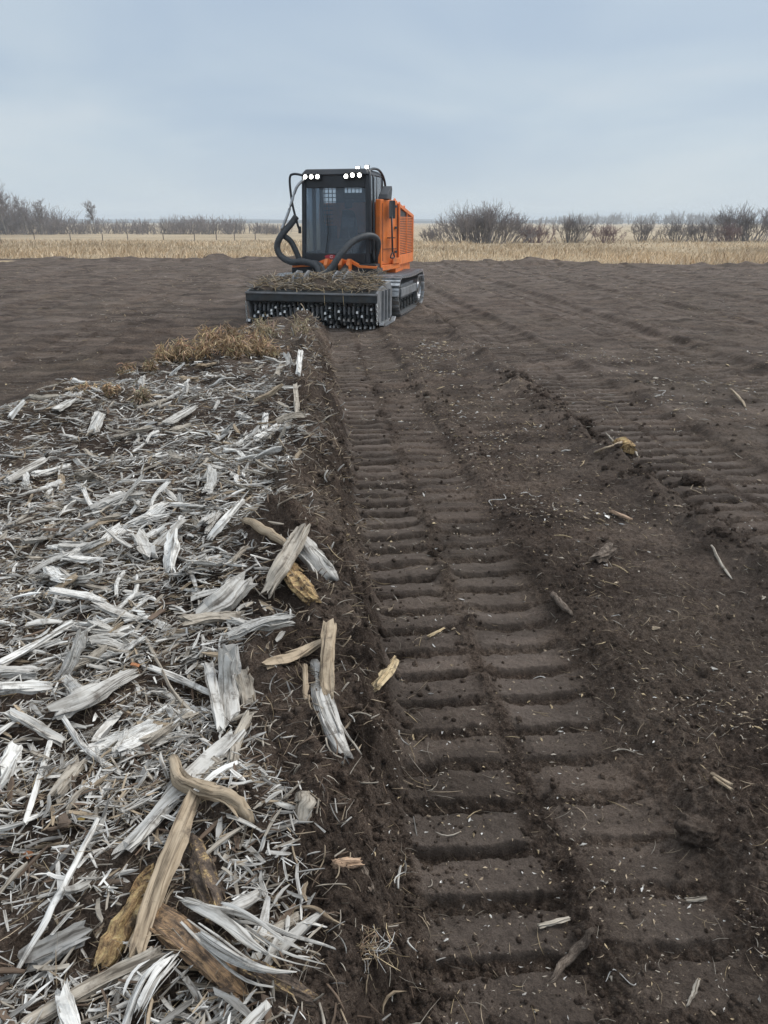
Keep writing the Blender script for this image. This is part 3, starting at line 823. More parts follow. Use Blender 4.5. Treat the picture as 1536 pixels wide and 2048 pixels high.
PIECES = [
    ('root_branch', 'tan', 'log', [(-0.674, 1.939, 0.289), (-0.611, 1.775, 0.352), (-0.516, 1.666, 0.418), (-0.445, 1.628, 0.429), (-0.396, 1.615, 0.406), (-0.365, 1.602, 0.357)], 0.039, 1.00, 'curved bare pinkish root arching over the blue-grey plank', 'the curved bare root'),
    ('wood_plank', 'silver', 'slab', [(-0.508, 2.056, 0.292), (-0.617, 1.745, 0.323), (-0.683, 1.490, 0.369)], 0.062, 0.35, 'long blue-grey split plank running under the curved root', 'the blue-grey plank'),
    ('wood_stick', 'tan', 'slab', [(-0.531, 1.663, 0.401), (-0.542, 1.465, 0.399), (-0.561, 1.319, 0.368), (-0.567, 1.220, 0.340)], 0.036, 0.70, 'long beige tapering stick lying across the rotten yellow log', 'the long beige stick'),
    ('rotten_log', 'rot', 'log', [(-0.593, 1.464, 0.318), (-0.615, 1.332, 0.329), (-0.657, 1.231, 0.290)], 0.069, 0.65, 'crumbling yellow rotten log in the near left corner', 'the crumbling yellow log'),
    ('bark_log', 'rotbark', 'log', [(-0.518, 1.556, 0.332), (-0.454, 1.413, 0.353), (-0.406, 1.327, 0.322)], 0.061, 0.90, 'thick dark-barked log with yellow patches right of the beige stick', 'the dark-barked log'),
    ('split_log', 'orange', 'slab', [(-0.568, 1.332, 0.335), (-0.441, 1.234, 0.342), (-0.304, 1.154, 0.297)], 0.058, 0.60, 'orange-brown split log half sunk in the soil', 'the orange split log'),
    ('splintered_branch', 'silver', 'frayed', [(-0.514, 1.346, 0.362), (-0.370, 1.260, 0.363), (-0.246, 1.169, 0.379), (-0.116, 1.189, 0.316)], 0.071, 0.40, 'silver branch torn into long frayed strips', 'the frayed silver branch'),
    ('branch_knob', 'silver', 'log', [(-0.394, 1.306, 0.356), (-0.353, 1.329, 0.362), (-0.314, 1.363, 0.359)], 0.031, 0.90, 'knobbly grey branch stub above the frayed branch', 'the knobbly grey stub'),
    ('bark_log', 'rotbark', 'log', [(-0.326, 1.202, 0.334), (-0.247, 1.161, 0.338), (-0.158, 1.149, 0.284)], 0.034, 1.00, 'thin log with peeling yellow bark and orange broken end', 'the peeling thin log'),
    ('log_offcut', 'peach', 'log', [(-0.134, 1.493, 0.320), (-0.071, 1.568, 0.246)], 0.027, 1.00, 'short peach-coloured log offcut lying on dark soil', 'the peach offcut'),
    ('log_offcut', 'bark', 'log', [(-0.065, 1.586, 0.209), (-0.034, 1.520, 0.189)], 0.025, 1.00, 'short brown mottled stick just right of the peach offcut', 'the mottled brown offcut'),
    ('twig', 'tan', 'stick', [(-0.242, 1.374, 0.289), (-0.212, 1.387, 0.291), (-0.172, 1.371, 0.306), (-0.134, 1.355, 0.291), (-0.087, 1.335, 0.280)], 0.009, 1.00, 'wavy grey-brown twig on the soil slope above the frayed branch', 'the wavy twig'),
    ('wood_chunk', 'yellow', 'slab', [(0.045, 3.039, -0.041), (0.004, 2.766, 0.070), (-0.034, 2.521, 0.157)], 0.048, 0.60, 'pale yellow split chunk on the left edge of the near track print', 'the yellow chunk'),
    ('stick', 'bark', 'stick', [(0.598, 1.548, 0.016), (0.536, 1.517, -0.040), (0.451, 1.429, -0.042)], 0.025, 1.00, 'stout grey-brown stick poking from the near track print', 'the stout stick in the print'),
    ('wood_slab', 'tan', 'slab', [(-0.228, 2.764, 0.316), (-0.222, 2.513, 0.297), (-0.207, 2.319, 0.266)], 0.055, 0.50, 'tan slab standing on end in the soil face of the strip', 'the standing tan slab'),
    ('bark_log', 'silver', 'log', [(-0.283, 2.622, 0.203), (-0.201, 2.211, 0.261), (-0.130, 1.972, 0.278)], 0.062, 0.90, 'whitish log sunk in the soil below the standing tan slab', 'the sunken whitish log'),
    ('wood_slab', 'silver', 'slab', [(-0.587, 2.432, 0.375), (-0.584, 2.374, 0.265), (-0.541, 2.171, 0.259)], 0.074, 0.40, 'broad silver slab with a jagged top pointing towards the machine', 'the broad jagged silver slab'),
    ('wood_slab', 'silver', 'slab', [(-0.684, 2.491, 0.293), (-0.622, 2.298, 0.285), (-0.557, 2.103, 0.284)], 0.033, 0.50, 'narrow silver slat beside the broad jagged slab', 'the narrow silver slat'),
    ('wood_slab', 'tangrey', 'slab', [(-0.410, 3.502, 0.442), (-0.469, 3.205, 0.401), (-0.531, 3.079, 0.318)], 0.082, 0.50, 'large grey-tan slab jutting up at the edge of the strip', 'the jutting grey-tan slab'),
    ('bark_log', 'silver', 'log', [(-0.452, 3.472, 0.394), (-0.355, 3.363, 0.346), (-0.253, 3.264, 0.277)], 0.104, 0.80, 'silver log end hanging over the edge of the strip', 'the hanging silver log'),
    ('rotten_log', 'rot', 'log', [(-0.494, 3.300, 0.341), (-0.411, 3.126, 0.335), (-0.322, 2.956, 0.313)], 0.084, 0.80, 'yellow rotten stub beneath the jutting grey-tan slab', 'the yellow rotten stub'),
    ('stick', 'tan', 'stick', [(-0.743, 3.694, 0.414), (-0.602, 3.552, 0.410), (-0.460, 3.421, 0.375)], 0.044, 1.00, 'brown stick leading up to the jutting grey-tan slab', 'the brown leading stick'),
    ('wood_chunk', 'silver', 'slab', [(-0.799, 2.953, 0.264), (-0.723, 3.013, 0.308), (-0.646, 3.134, 0.337)], 0.101, 0.60, 'ragged silver chunk overhanging a dark hollow', 'the ragged silver chunk'),
    ('wood_slab', 'silver', 'slab', [(-1.132, 2.169, 0.322), (-1.033, 2.246, 0.332), (-0.970, 2.437, 0.289)], 0.065, 0.40, 'smooth-faced long silver slab in the left middle of the pile', 'the smooth long slab'),
    ('wood_block', 'silver', 'slab', [(-1.469, 2.373, 0.338), (-1.312, 2.387, 0.322)], 0.051, 0.60, 'upper of two square-cut grained blocks at the left picture edge', 'the upper grained block'),
    ('wood_block', 'white', 'slab', [(-1.400, 2.239, 0.356), (-1.244, 2.321, 0.306)], 0.047, 0.50, 'lower and paler of two grained blocks at the left picture edge', 'the lower grained block'),
    ('wood_block', 'silver', 'slab', [(-1.307, 3.629, 0.354), (-1.175, 3.405, 0.335)], 0.072, 0.60, 'stubby silver block left of a similar upright block', 'the stubby silver block'),
    ('wood_block', 'white', 'slab', [(-1.092, 3.538, 0.388), (-1.046, 3.271, 0.309)], 0.070, 0.50, 'upright pale block in the middle of the pile', 'the upright pale block'),
    ('stick', 'white', 'slab', [(-0.921, 3.622, 0.335), (-0.861, 3.717, 0.399), (-0.815, 4.018, 0.398)], 0.036, 0.70, 'white stick rising towards the soil edge mid-pile', 'the rising white stick'),
    ('wood_slab', 'silver', 'slab', [(-1.884, 6.293, 0.278), (-1.737, 6.732, 0.316)], 0.076, 0.40, 'clean silver slab near the far end of the pile', 'the clean far slab'),
    ('wood_slab', 'silver', 'slab', [(-2.855, 6.365, 0.372), (-2.828, 6.726, 0.378)], 0.071, 0.40, 'grey slab on the far left shoulder of the pile', 'the far left slab'),
    ('stick', 'white', 'slab', [(-3.112, 6.064, 0.384), (-3.038, 6.188, 0.487)], 0.042, 0.60, 'pale stick sticking up at the far left end of the pile', 'the pale upright far stick'),
    ('wood_block', 'silver', 'slab', [(-2.400, 5.952, 0.278), (-2.510, 6.449, 0.315)], 0.102, 0.50, 'cluster-like splintered grey block behind the silver debris', 'the splintered far block'),
    ('stick', 'silver', 'slab', [(-2.504, 4.686, 0.294), (-2.477, 5.213, 0.283)], 0.045, 0.70, 'straight silver stick by the left picture edge', 'the straight silver stick'),
    ('wood_slab', 'white', 'slab', [(-1.699, 4.519, 0.344), (-1.378, 4.523, 0.353)], 0.035, 0.50, 'flat pale lath lying level across the pile', 'the level pale lath'),
    ('stick', 'white', 'slab', [(-0.922, 8.314, 0.567), (-0.895, 7.749, 0.421)], 0.048, 0.80, 'whitish stub standing upright on the far soil face', 'the far standing stub'),
    ('wood_splinter', 'white', 'slab', [(-1.451, 2.397, 0.349), (-1.392, 2.576, 0.326), (-1.308, 2.761, 0.328)], 0.034, 0.50, 'long white splinter above the two grained blocks', 'the long white splinter'),
    ('stick', 'tangrey', 'stick', [(-0.983, 2.668, 0.303), (-0.805, 2.396, 0.238), (-0.681, 2.235, 0.240)], 0.015, 1.00, 'thin stick crossing over another near the orange flake', 'the thin crossing stick'),
    ('stick', 'white', 'slab', [(-0.912, 2.485, 0.281), (-0.802, 2.490, 0.224), (-0.648, 2.368, 0.240)], 0.025, 0.70, 'white stick resting against the narrow silver slat', 'the white resting stick'),
    ('stick', 'white', 'slab', [(-1.105, 2.136, 0.305), (-0.985, 2.010, 0.275), (-0.834, 1.899, 0.268)], 0.018, 0.70, 'bowed pale strip curving towards the curved root', 'the bowed pale strip'),
    ('wood_splinter', 'silver', 'slab', [(-1.272, 2.120, 0.341), (-1.168, 2.078, 0.315), (-1.089, 2.061, 0.271)], 0.034, 0.50, 'pale split piece below the lower grained block', 'the pale split piece'),
    ('stick', 'white', 'stick', [(-0.810, 1.647, 0.323), (-0.779, 1.427, 0.388), (-0.803, 1.305, 0.353), (-0.852, 1.196, 0.280)], 0.016, 1.00, 'long thin whitish branch slanting through the near left corner', 'the long whitish branch'),
    ('wood_block', 'white', 'slab', [(-0.693, 1.119, 0.357), (-0.640, 1.042, 0.326)], 0.032, 0.50, 'bright white slat cut by the bottom picture edge', 'the bright white slat'),
    ('wood_slab', 'grey', 'slab', [(-0.825, 1.243, 0.298), (-0.716, 1.285, 0.323)], 0.052, 0.40, 'dark grey weathered board beside the long whitish branch', 'the dark grey board'),
    ('wood_plank', 'tangrey', 'slab', [(-0.753, 1.065, 0.329), (-0.632, 1.165, 0.322), (-0.508, 1.212, 0.355)], 0.029, 0.60, 'long grey-tan pole along the bottom left', 'the bottom grey-tan pole'),
    ('splintered_branch', 'white', 'frayed', [(-0.540, 1.051, 0.320), (-0.510, 1.140, 0.355), (-0.460, 1.218, 0.347)], 0.037, 0.40, 'fan of white frayed strips at the bottom edge', 'the white frayed fan'),
    ('wood_chunk', 'tangrey', 'slab', [(-0.983, 1.759, 0.306), (-0.986, 1.958, 0.270)], 0.047, 0.60, 'crumpled tan chunk below the bowed pale strip', 'the crumpled tan chunk'),
    ('wood_chunk', 'white', 'slab', [(-1.177, 1.839, 0.315), (-1.205, 1.986, 0.295)], 0.054, 0.60, 'white ragged chunk at the left picture edge, below the blocks', 'the white ragged chunk'),
    ('stick', 'white', 'slab', [(-1.120, 2.061, 0.279), (-1.059, 1.833, 0.302), (-1.012, 1.639, 0.321)], 0.015, 0.70, 'straight pale lath hanging below the pale split piece', 'the straight pale lath'),
    ('twig', 'tan', 'stick', [(1.778, 6.060, 0.082), (1.869, 5.937, 0.167), (2.221, 6.633, 0.016)], 0.022, 1.00, 'thin twig beside the yellow-grey root stump in the second rut', 'the thin twig by the stump'),
    ('stick', 'bark', 'stick', [(0.908, 3.588, 0.020), (0.923, 3.465, 0.031), (0.956, 3.349, 0.030)], 0.042, 1.00, 'short barked stick beside the right column of prints', 'the short barked stick'),
    ('twig', 'tangrey', 'stick', [(1.979, 4.121, 0.079), (1.965, 3.937, 0.040), (1.954, 3.760, 0.030)], 0.017, 1.00, 'greyish knobbly twig on the loose bed at the right', 'the greyish knobbly twig'),
    ('twig', 'tan', 'stick', [(4.038, 8.597, 0.084), (3.997, 8.255, 0.049), (3.938, 7.964, 0.015)], 0.028, 1.00, 'pale twig standing out by the right edge, far ruts', 'the far right twig'),
    ('wood_chunk', 'peach', 'slab', [(1.567, 4.795, 0.038), (1.651, 4.660, 0.036)], 0.034, 0.60, 'small tan chunk on the loose bed between the track prints', 'the small tan chunk'),
    ('twig', 'tangrey', 'slab', [(0.453, 1.590, -0.018), (0.552, 1.636, -0.043)], 0.013, 0.70, 'grey-tan short stick just above the stout stick', 'the pale short stick'),
    ('twig', 'tangrey', 'stick', [(0.850, 1.417, -0.006), (0.828, 1.388, -0.018), (0.798, 1.355, -0.025)], 0.011, 1.00, 'grey-tan twig near the bottom right corner', 'the corner twig'),
    ('twig', 'tan', 'slab', [(1.182, 2.160, 0.046), (1.215, 2.078, 0.067)], 0.011, 0.70, 'upper of two parallel straw-coloured sticks at the right', 'the parallel sticks'),
    ('twig', 'tan', 'slab', [(1.176, 2.129, 0.053), (1.208, 2.066, 0.059)], 0.011, 0.70, 'lower of two parallel straw-coloured sticks at the right', 'the parallel sticks'),
    ('log_offcut', 'tangrey', 'log', [(-0.229, 1.673, 0.392), (-0.218, 1.643, 0.384), (-0.233, 1.609, 0.341)], 0.045, 0.90, 'buried log end with a frayed tan top in the soil face', 'the buried log end'),
    ('bark_piece', 'bark', 'slab', [(1.240, 3.961, 0.060), (1.369, 4.090, 0.073)], 0.065, 0.60, 'dark bark lump lying on the loose bed', 'the dark bark lump'),
    ('twig', 'tangrey', 'slab', [(0.931, 1.699, -0.042), (0.986, 1.697, -0.031)], 0.011, 0.70, 'small grey-tan chip-like stick right of the second print column', 'the small white stick'),
    ('twig', 'yellow', 'slab', [(0.224, 3.229, -0.021), (0.309, 3.354, -0.048)], 0.015, 0.70, 'pale straw sliver on a pad print beyond the yellow chunk', 'the straw sliver'),
    ('stick', 'tangrey', 'slab', [(-0.874, 7.272, 0.404), (-0.774, 6.486, 0.297)], 0.042, 0.70, 'grey stick set upright in the far soil face', 'the far face stick'),
    ('wood_slab', 'tangrey', 'slab', [(-0.539, 2.420, 0.301), (-0.500, 2.322, 0.202)], 0.057, 0.50, 'darkened slab tucked behind the broad jagged slab', 'the darkened slab'),
    ('stick', 'tan', 'slab', [(-0.305, 2.463, 0.306), (-0.292, 2.341, 0.237)], 0.019, 0.60, 'white-tipped splinter upright left of the sunken whitish log', 'the upright splinter'),
    ('stick', 'tangrey', 'slab', [(-0.471, 2.180, 0.285), (-0.492, 2.082, 0.276), (-0.475, 1.888, 0.312)], 0.033, 0.60, 'forked tan stub at the upper end of the blue-grey plank', 'the forked tan stub'),
    ('wood_slab', 'tan', 'slab', [(-0.454, 2.438, 0.322), (-0.360, 2.598, 0.266), (-0.270, 2.724, 0.248)], 0.044, 0.50, 'tan split branch leaning towards the standing tan slab', 'the leaning tan branch'),
]

HP = np.array([(*q[:2], pc[4]) for pc in PIECES for q in spline(pc[3], 9)])


def clear_of_pieces(x, y, pad=0.0):
    """True where no hand-laid piece lies"""
    d = np.hypot(x[:, None] - HP[None, :, 0], y[:, None] - HP[None, :, 1]) - HP[None, :, 2] * .62
    return d.min(1) > pad


RNG = np.random.default_rng(7)
UPV = np.array([[0, 0, 1.0]])
WK = ['white', 'silver', 'grey', 'tangrey', 'tan', 'brown']
parts = []
for n, r0, r1, pw, lmin, lmax, wr, rings, sides, lift in (
        (2100, 1.0, 13, 0.6, .05, .19, (.05, .16), 5, 4, .06),
        (11500, 1.0, 11, 1.1, .022, .09, (.05, .20), 4, 4, .055),
        (25000, 1.0, 10, 1.6, .012, .065, (.03, .15), 3, 3, .058)):
    x, y = scatter(n, RNG, r0, r1, pw, cover)
    ok = clear_of_pieces(x, y, .022 if lmax > .1 else .004)
    x, y = x[ok], y[ok]; n = len(x)
    z = soil(x, y, False)[0]
    ln = RNG.uniform(lmin, lmax, n) * (0.8 + 0.4 * RNG.random(n))
    w = np.clip(ln * RNG.uniform(*wr, n), .0022, .03)
    th = w * RNG.uniform(.2, .55, n)
    P = np.stack([x, y, z + RNG.uniform(0.0, lift, n)], 1)
    D = dirs(n, RNG, 25, 55, 13)
    U = UPV + RNG.normal(0, .3, (n, 3))
    parts.append(strands(P, D, U, ln, w, th, palette(n, RNG, WK, [.25, .28, .13, .16, .08, .10]), RNG, rings, sides, bend=.05 if rings > 3 else .02, jag=.9, prof=[.8] + [1.0] * (rings - 2) + [.55]))
join_parts('wood_mulch', parts, M['wood'], 'bed of small grey wood splinters covering the raised strip')

# dirty sticks and torn roots standing out of the soil face
n = 1300
x, y = scatter(n, RNG, 1.1, 14, 0.9, lambda u, v: np.exp(-((u + 0.08) / 0.26) ** 2) * (v < 13.4) * bank_mask(u - .25, v))
z = soil(x, y, True)[0]
ln = RNG.uniform(.03, .09, n) * (0.75 + 0.14 * np.hypot(x, y)); w = ln * RNG.uniform(.03, .09, n)
D = dirs(n, RNG, -60, 70, 30)
parts = [strands(np.stack([x, y, z + .01], 1), D, UPV + RNG.normal(0, .4, (n, 3)), ln, w, w * .7, palette(n, RNG, ['tangrey', 'tan', 'brown', 'grey', 'silver'], [.25, .25, .25, .15, .10]), RNG, 5, 4, bend=.1, jag=.7, prof=[.8, 1, 1, .95, .6])]
join_parts('buried_sticks', parts, M['wood'], 'dirty sticks and torn roots poking from the soil face of the strip')

# strands of root and dry grass through the strip and its soil face
parts = []
for n, test, r1 in ((6500, lambda u, v: np.maximum(cover(u, v) * .6, soil_face(u, v) * np.interp(v, [1.5, 2.5, 5], [.06, .2, .7])), 13), (1300, lambda u, v: (u > 0.2) * (0.12 + 0.88 * np.exp(-((u - 1.9) / 0.6) ** 2)), 8)):
    x, y = scatter(n, RNG, 1.0, r1, 1.7, test)
    z = soil(x, y, True)[0]
    ln = RNG.uniform(.03, .15, n) * np.where(x > 0.3, .6, 1)
    w = RNG.uniform(.0007, .0019, n) * (0.7 + 0.25 * np.hypot(x, y))
    D = dirs(n, RNG, 0, 90, 14 if r1 > 8 else 7)
    P = np.stack([x, y, z + np.abs(D[:, 2]) * ln * 0.5 + .003], 1)
    parts.append(strands(P, D, UPV + RNG.normal(0, .3, (n, 3)), ln, w, w, palette(n, RNG, ['tan', 'yellow', 'tangrey', 'brown'], [.4, .15, .3, .15]), RNG, 4, 3, bend=0.10, prof=[.6, 1, .9, .35]))
join_parts('root_fibres', parts, M['wood'], 'fine dry roots and straw strewn over the soil')

# pale chips trodden into the soil
parts = []
n = 7500
x, y = scatter(n, RNG, 1.0, 13, 1.35, lambda u, v: ((u > 0.12) | (u < -3.4)) * np.clip(0.25 + 0.75 * np.exp(-((u - 1.9) / 0.7) ** 2) + 0.35 * (u > 3.8), 0, 1) * np.clip(.5 + 2.2 * fbm(u * 1.8, v * 1.8, 84, 3), .08, 1))
z = soil(x, y, True)[0]
dist = np.hypot(x, y)
ln = RNG.uniform(.0035, .015, n) * (0.6 + 0.22 * dist) * np.where((RNG.random(n) < .06) & (dist > 2.2), 2.0, 1)
w = ln * RNG.uniform(.15, .6, n)
parts.append(strands(np.stack([x, y, z + w * .2], 1), dirs(n, RNG, 0, 90, 8), UPV + RNG.normal(0, .3, (n, 3)), ln, w, w * .4, palette(n, RNG, ['white', 'yellow', 'tan', 'tangrey', 'silver'], [.07, .18, .32, .30, .13]), RNG, 3, 3, jag=1.0))
n = 2600
x, y = scatter(n, RNG, 8, 37, 0.6, lambda u, v: ((u > 0.3) | (u < -2.6)) * (1 - .8 * (np.abs(u + .2) < 1.5) * (v > 13)) * np.clip(.45 + 2 * fbm(u * .5, v * .25, 83, 3), 0, 1))
z = soil(x, y, True)[0]
ln = RNG.uniform(.04, .13, n); w = ln * RNG.uniform(.06, .14, n) * (.6 + .03 * y)
parts.append(strands(np.stack([x, y, z + .02], 1), dirs(n, RNG, 0, 90, 12), UPV + RNG.normal(0, .3, (n, 3)), ln, w, w * .6, palette(n, RNG, ['tan', 'tangrey', 'yellow', 'brown'], [.3, .35, .15, .2]), RNG, 3, 3))
join_parts('wood_chips', parts, M['wood'], 'pale wood chips scattered over the dark soil')

# crumbs and small clods of soil
PHI = (1 + 5 ** .5) / 2
ICO = np.array([(-1, PHI, 0), (1, PHI, 0), (-1, -PHI, 0), (1, -PHI, 0), (0, -1, PHI), (0, 1, PHI), (0, -1, -PHI), (0, 1, -PHI), (PHI, 0, -1), (PHI, 0, 1), (-PHI, 0, -1), (-PHI, 0, 1)]) / 1.9
ICF = np.array([(0, 11, 5), (0, 5, 1), (0, 1, 7), (0, 7, 10), (0, 10, 11), (1, 5, 9), (5, 11, 4), (11, 10, 2), (10, 7, 6), (7, 1, 8), (3, 9, 4), (3, 4, 2), (3, 2, 6), (3, 6, 8), (3, 8, 9), (4, 9, 5), (2, 4, 11), (6, 2, 10), (8, 6, 7), (9, 8, 1)])


def crumb_test(u, v):
    g = 0.9 * np.exp(-((u - 0.12) / 0.20) ** 2) + 0.5 * np.exp(-((u - 0.73) / 0.07) ** 2) + 0.6 * np.exp(-((u - 1.35) / 0.12) ** 2)
    g = g + 0.8 * np.exp(-((u - 2.6) / 0.18) ** 2) + 0.10 * (u > 0.2) + 0.4 * np.exp(-((u + 0.25) / 0.3) ** 2)
    return np.clip(g, 0, 1)


n = 9000
x, y = scatter(n, RNG, 1.0, 10, 1.6, crumb_test)
z = soil(x, y, True)[0]
s = RNG.lognormal(-5.25, .55, n) * (0.75 + 0.12 * np.hypot(x, y))
s = np.clip(s * np.where(np.abs(to_uv(x, y)[0] - 2.6) < .3, 1.7, 1), .003, .05)
V = ICO[None] * (1 + RNG.normal(0, .22, (n, 12, 1))) * s[:, None, None] * RNG.uniform(.7, 1.25, (n, 1, 3))
V += np.stack([x, y, z + s * .1], 1)[:, None, :]
F = (ICF[None] + (np.arange(n) * 12)[:, None, None]).reshape(-1, 3)
me = mesh_np('soil_crumbs', V.reshape(-1, 3), F, M['soil'], attrs={'press': ('FLOAT', np.zeros(n * 12)), 'bank': ('FLOAT', np.zeros(n * 12))})
tag(link('soil_crumbs', me), 'loose crumbs of dark soil along the ruts', kind='stuff')

# ------------------------------------------------------------------ the pieces one can pick out
REFS = []
for i, (nm, tone, style, path, wd, ratio, lab, ref) in enumerate(PIECES):
    me, c = wood_mesh(nm, path, wd, ratio, style, 100 + i, tone)
    o = link(nm, me)
    o.location = c
    tag(o, lab, {'twig': 'twig', 'stick': 'stick', 'root_branch': 'root', 'bark_piece': 'bark'}.get(nm, 'log' if 'log' in nm else 'wood piece'))
    REFS.append((c, ref))

# further splinters on the strip, one by one
PROTO = {}
for k in range(18):
    lng = (0.9, 1.2, 1.0)[k % 3]
    st = ('slab', 'slab', 'stick', 'slab', 'slab', 'slab')[k % 6]
    bend = RNG.normal(0, .06)
    pth = [(-.5, 0, 0), (0, bend, RNG.normal(0, .03)), (.5, 0, 0)]
    wid = {'slab': RNG.uniform(.10, .26), 'stick': RNG.uniform(.05, .09), 'log': RNG.uniform(.16, .26)}[st]
    for tone in ('white', 'silver', 'tangrey', 'tan'):
        if (k + len(tone)) % 2 and tone in ('tan',): continue
        me, c = wood_mesh('wood_splinter', pth, wid, {'slab': RNG.uniform(.25, .6), 'stick': 1, 'log': .9}[st], st, 700 + k, tone)
        PROTO[(k, tone)] = (me, st)
keys = list(PROTO)
n = 215
x, y = scatter(3 * n, RNG, 1.15, 9.5, 0.9, cover, -27, 27)
ok = clear_of_pieces(x, y, .05)
x, y = x[ok][:n], y[ok][:n]
x2, y2 = scatter(90, RNG, 2.0, 4.6, 0.5, lambda u, v: cover(u, v) * (u < -.55), -27, 0)      # the bright chunky middle of the pile
ok = clear_of_pieces(x2, y2, .05)
x2, y2 = x2[ok][:42], y2[ok][:42]
n0 = n
x, y = np.concatenate([x, x2]), np.concatenate([y, y2]); n = len(x)
zz = soil(x, y, False)[0]
count = {}
WORD = {'white': 'whitish', 'silver': 'silver-grey', 'tangrey': 'greyish-tan', 'tan': 'tan'}
SHAPE = {'slab': 'split', 'stick': 'thin', 'log': 'stubby'}
made = []
for i in range(n):
    k = keys[int(RNG.choice(len(keys)))]
    if k[1] == 'tan' and RNG.random() < .5: k = keys[int(RNG.choice(len(keys)))]
    if i >= n0: k = keys[[j for j, q in enumerate(keys) if q[1] in ('white', 'silver') and PROTO[q][1] == 'slab'][i % 24]]
    me, st = PROTO[k]
    o = link('wood_splinter', me)
    s = float(np.clip(RNG.lognormal(-1.88, .40), .08, .30))
    s = min(s, .07 + .065 * math.hypot(x[i], y[i])) if i < n0 else float(RNG.uniform(.15, .30))
    az, el, ro = math.radians(RNG.normal(30, 60)), math.radians(RNG.normal(-4, 13)), RNG.normal(0, .5)
    if RNG.random() < .04: el = math.radians(-RNG.uniform(30, 65))
    o.scale = (s, s, s)
    o.rotation_euler = (Matrix.Rotation(az, 3, 'Z') @ Matrix.Rotation(el, 3, 'Y') @ Matrix.Rotation(ro, 3, 'X')).to_euler()
    o.location = (x[i], y[i], zz[i] + RNG.uniform(.02, .07) + abs(math.sin(el)) * s * .3)
    size = 'short' if s < .12 else ('long' if s > .21 else 'mid-sized')
    made.append((o, size, WORD[k[1]], SHAPE[st]))
for o, size, tone, shp in made:
    p = np.array(o.location)
    c, ref = min(REFS, key=lambda q: np.linalg.norm(q[0] - p))
    dx_, dy_ = p[0] - c[0], p[1] - c[1]
    rel = ('right of' if dx_ > 0 else 'left of') if abs(dx_) > abs(dy_) * .7 else ('beyond' if dy_ > 0 else 'in front of')
    near = 'close ' if math.hypot(dx_, dy_) < .15 else ('well ' if math.hypot(dx_, dy_) > .45 else '')
    lab = f'{size} {tone} {shp} splinter {near}{rel} {ref}'
    o['_l'] = lab
    count.setdefault(lab, []).append(o)
for lab, os_ in count.items():
    os_.sort(key=lambda q: q.location.y)
    for j, o in enumerate(os_):
        l2 = lab
        if len(os_) == 2: l2 = ('nearer ' if j == 0 else 'farther ') + lab
        if len(os_) > 2: l2 = ('nearest ', 'second nearest ', 'third nearest ', 'fourth nearest ', 'fifth nearest ', 'sixth nearest ', 'seventh nearest ', 'eighth nearest ')[min(j, 7)] + lab
        del o['_l']
        tag(o, l2, 'splinter', 'torn wood splinters on the raised strip')

# twigs lying on the worked soil
TW = []
for k in range(8):
    b1, b2 = RNG.normal(0, .12), RNG.normal(0, .12)
    me, c = wood_mesh('twig', [(-.5, 0, 0), (-.15, b1, .02), (.2, b2, .03), (.5, 0, 0)], RNG.uniform(.03, .055), 1, 'stick', 900 + k, ('tan', 'white', 'tangrey', 'yellow')[k % 4])
    TW.append((me, ('tan', 'whitish', 'greyish', 'straw-yellow')[k % 4]))
n = 60
x, y = scatter(n, RNG, 1.5, 11, 0.8, lambda u, v: (u > 0.3) * np.clip(0.3 + 0.7 * np.exp(-((u - 1.9) / 0.7) ** 2) + .5 * (u > 3.5), 0, 1), -12, 27)
zz = soil(x, y, True)[0]
cnt = {}
for i in range(n):
    me, tone = TW[i % 8]
    o = link('twig', me)
    s = float(RNG.uniform(.06, .16)) * (0.8 + 0.07 * math.hypot(x[i], y[i]))
    o.scale = (s, s, s)
    o.rotation_euler = (RNG.normal(0, .4), RNG.normal(0, .12), RNG.uniform(0, 6.28))
    o.location = (x[i], y[i], zz[i] + .006)
    u, v = to_uv(x[i], y[i])
    where = 'on the left print column' if u < .72 else 'on the right print column' if u < 1.25 else 'on the loose bed between ruts' if u < 2.6 else 'in the second rut' if u < 3.8 else 'beyond the second rut'
    far_ = 'close by' if v < 2.6 else 'near' if v < 3.6 else 'halfway back' if v < 7 else 'far back'
    cnt.setdefault(f'{"short" if s < .11 else "long"} {tone} twig {where}, {far_}', []).append(o)
for lab, os_ in cnt.items():
    os_.sort(key=lambda q: q.location.x)
    for j, o in enumerate(os_):
        l2 = lab if len(os_) == 1 else (('left ' if j == 0 else 'right ') + lab if len(os_) == 2 else (('leftmost ', 'second ', 'third ', 'fourth ', 'fifth ', 'sixth ', 'seventh ', 'eighth ')[j] + lab + ', from left' if len(os_) <= 8 else lab))
        tag(o, l2, 'twig', 'twigs lying on the worked soil')

# clod, root stump and root tuft
def clod(name, loc, r, seed, label):
    g = np.random.default_rng(seed)
    import bmesh
    bm = bmesh.new(); bmesh.ops.create_icosphere(bm, subdivisions=4, radius=1)
    V = np.array([v.co for v in bm.verts]); F = np.array([[v.index for v in f.verts] for f in bm.faces]); bm.free()
    d = 1 + .45 * fbm(V[:, 0] * 2.2 + seed, V[:, 1] * 2.2 + V[:, 2] * 1.7, seed, 5, .65)
    V = V * d[:, None] * np.array([1.15, 1, .75]) * r
    o = link(name, mesh_np(name, V, F, M['soil'], attrs={'press': ('FLOAT', np.zeros(len(V))), 'bank': ('FLOAT', np.zeros(len(V)))}))
    o.location = loc
    return tag(o, label, 'clod', 'large clods of soil')


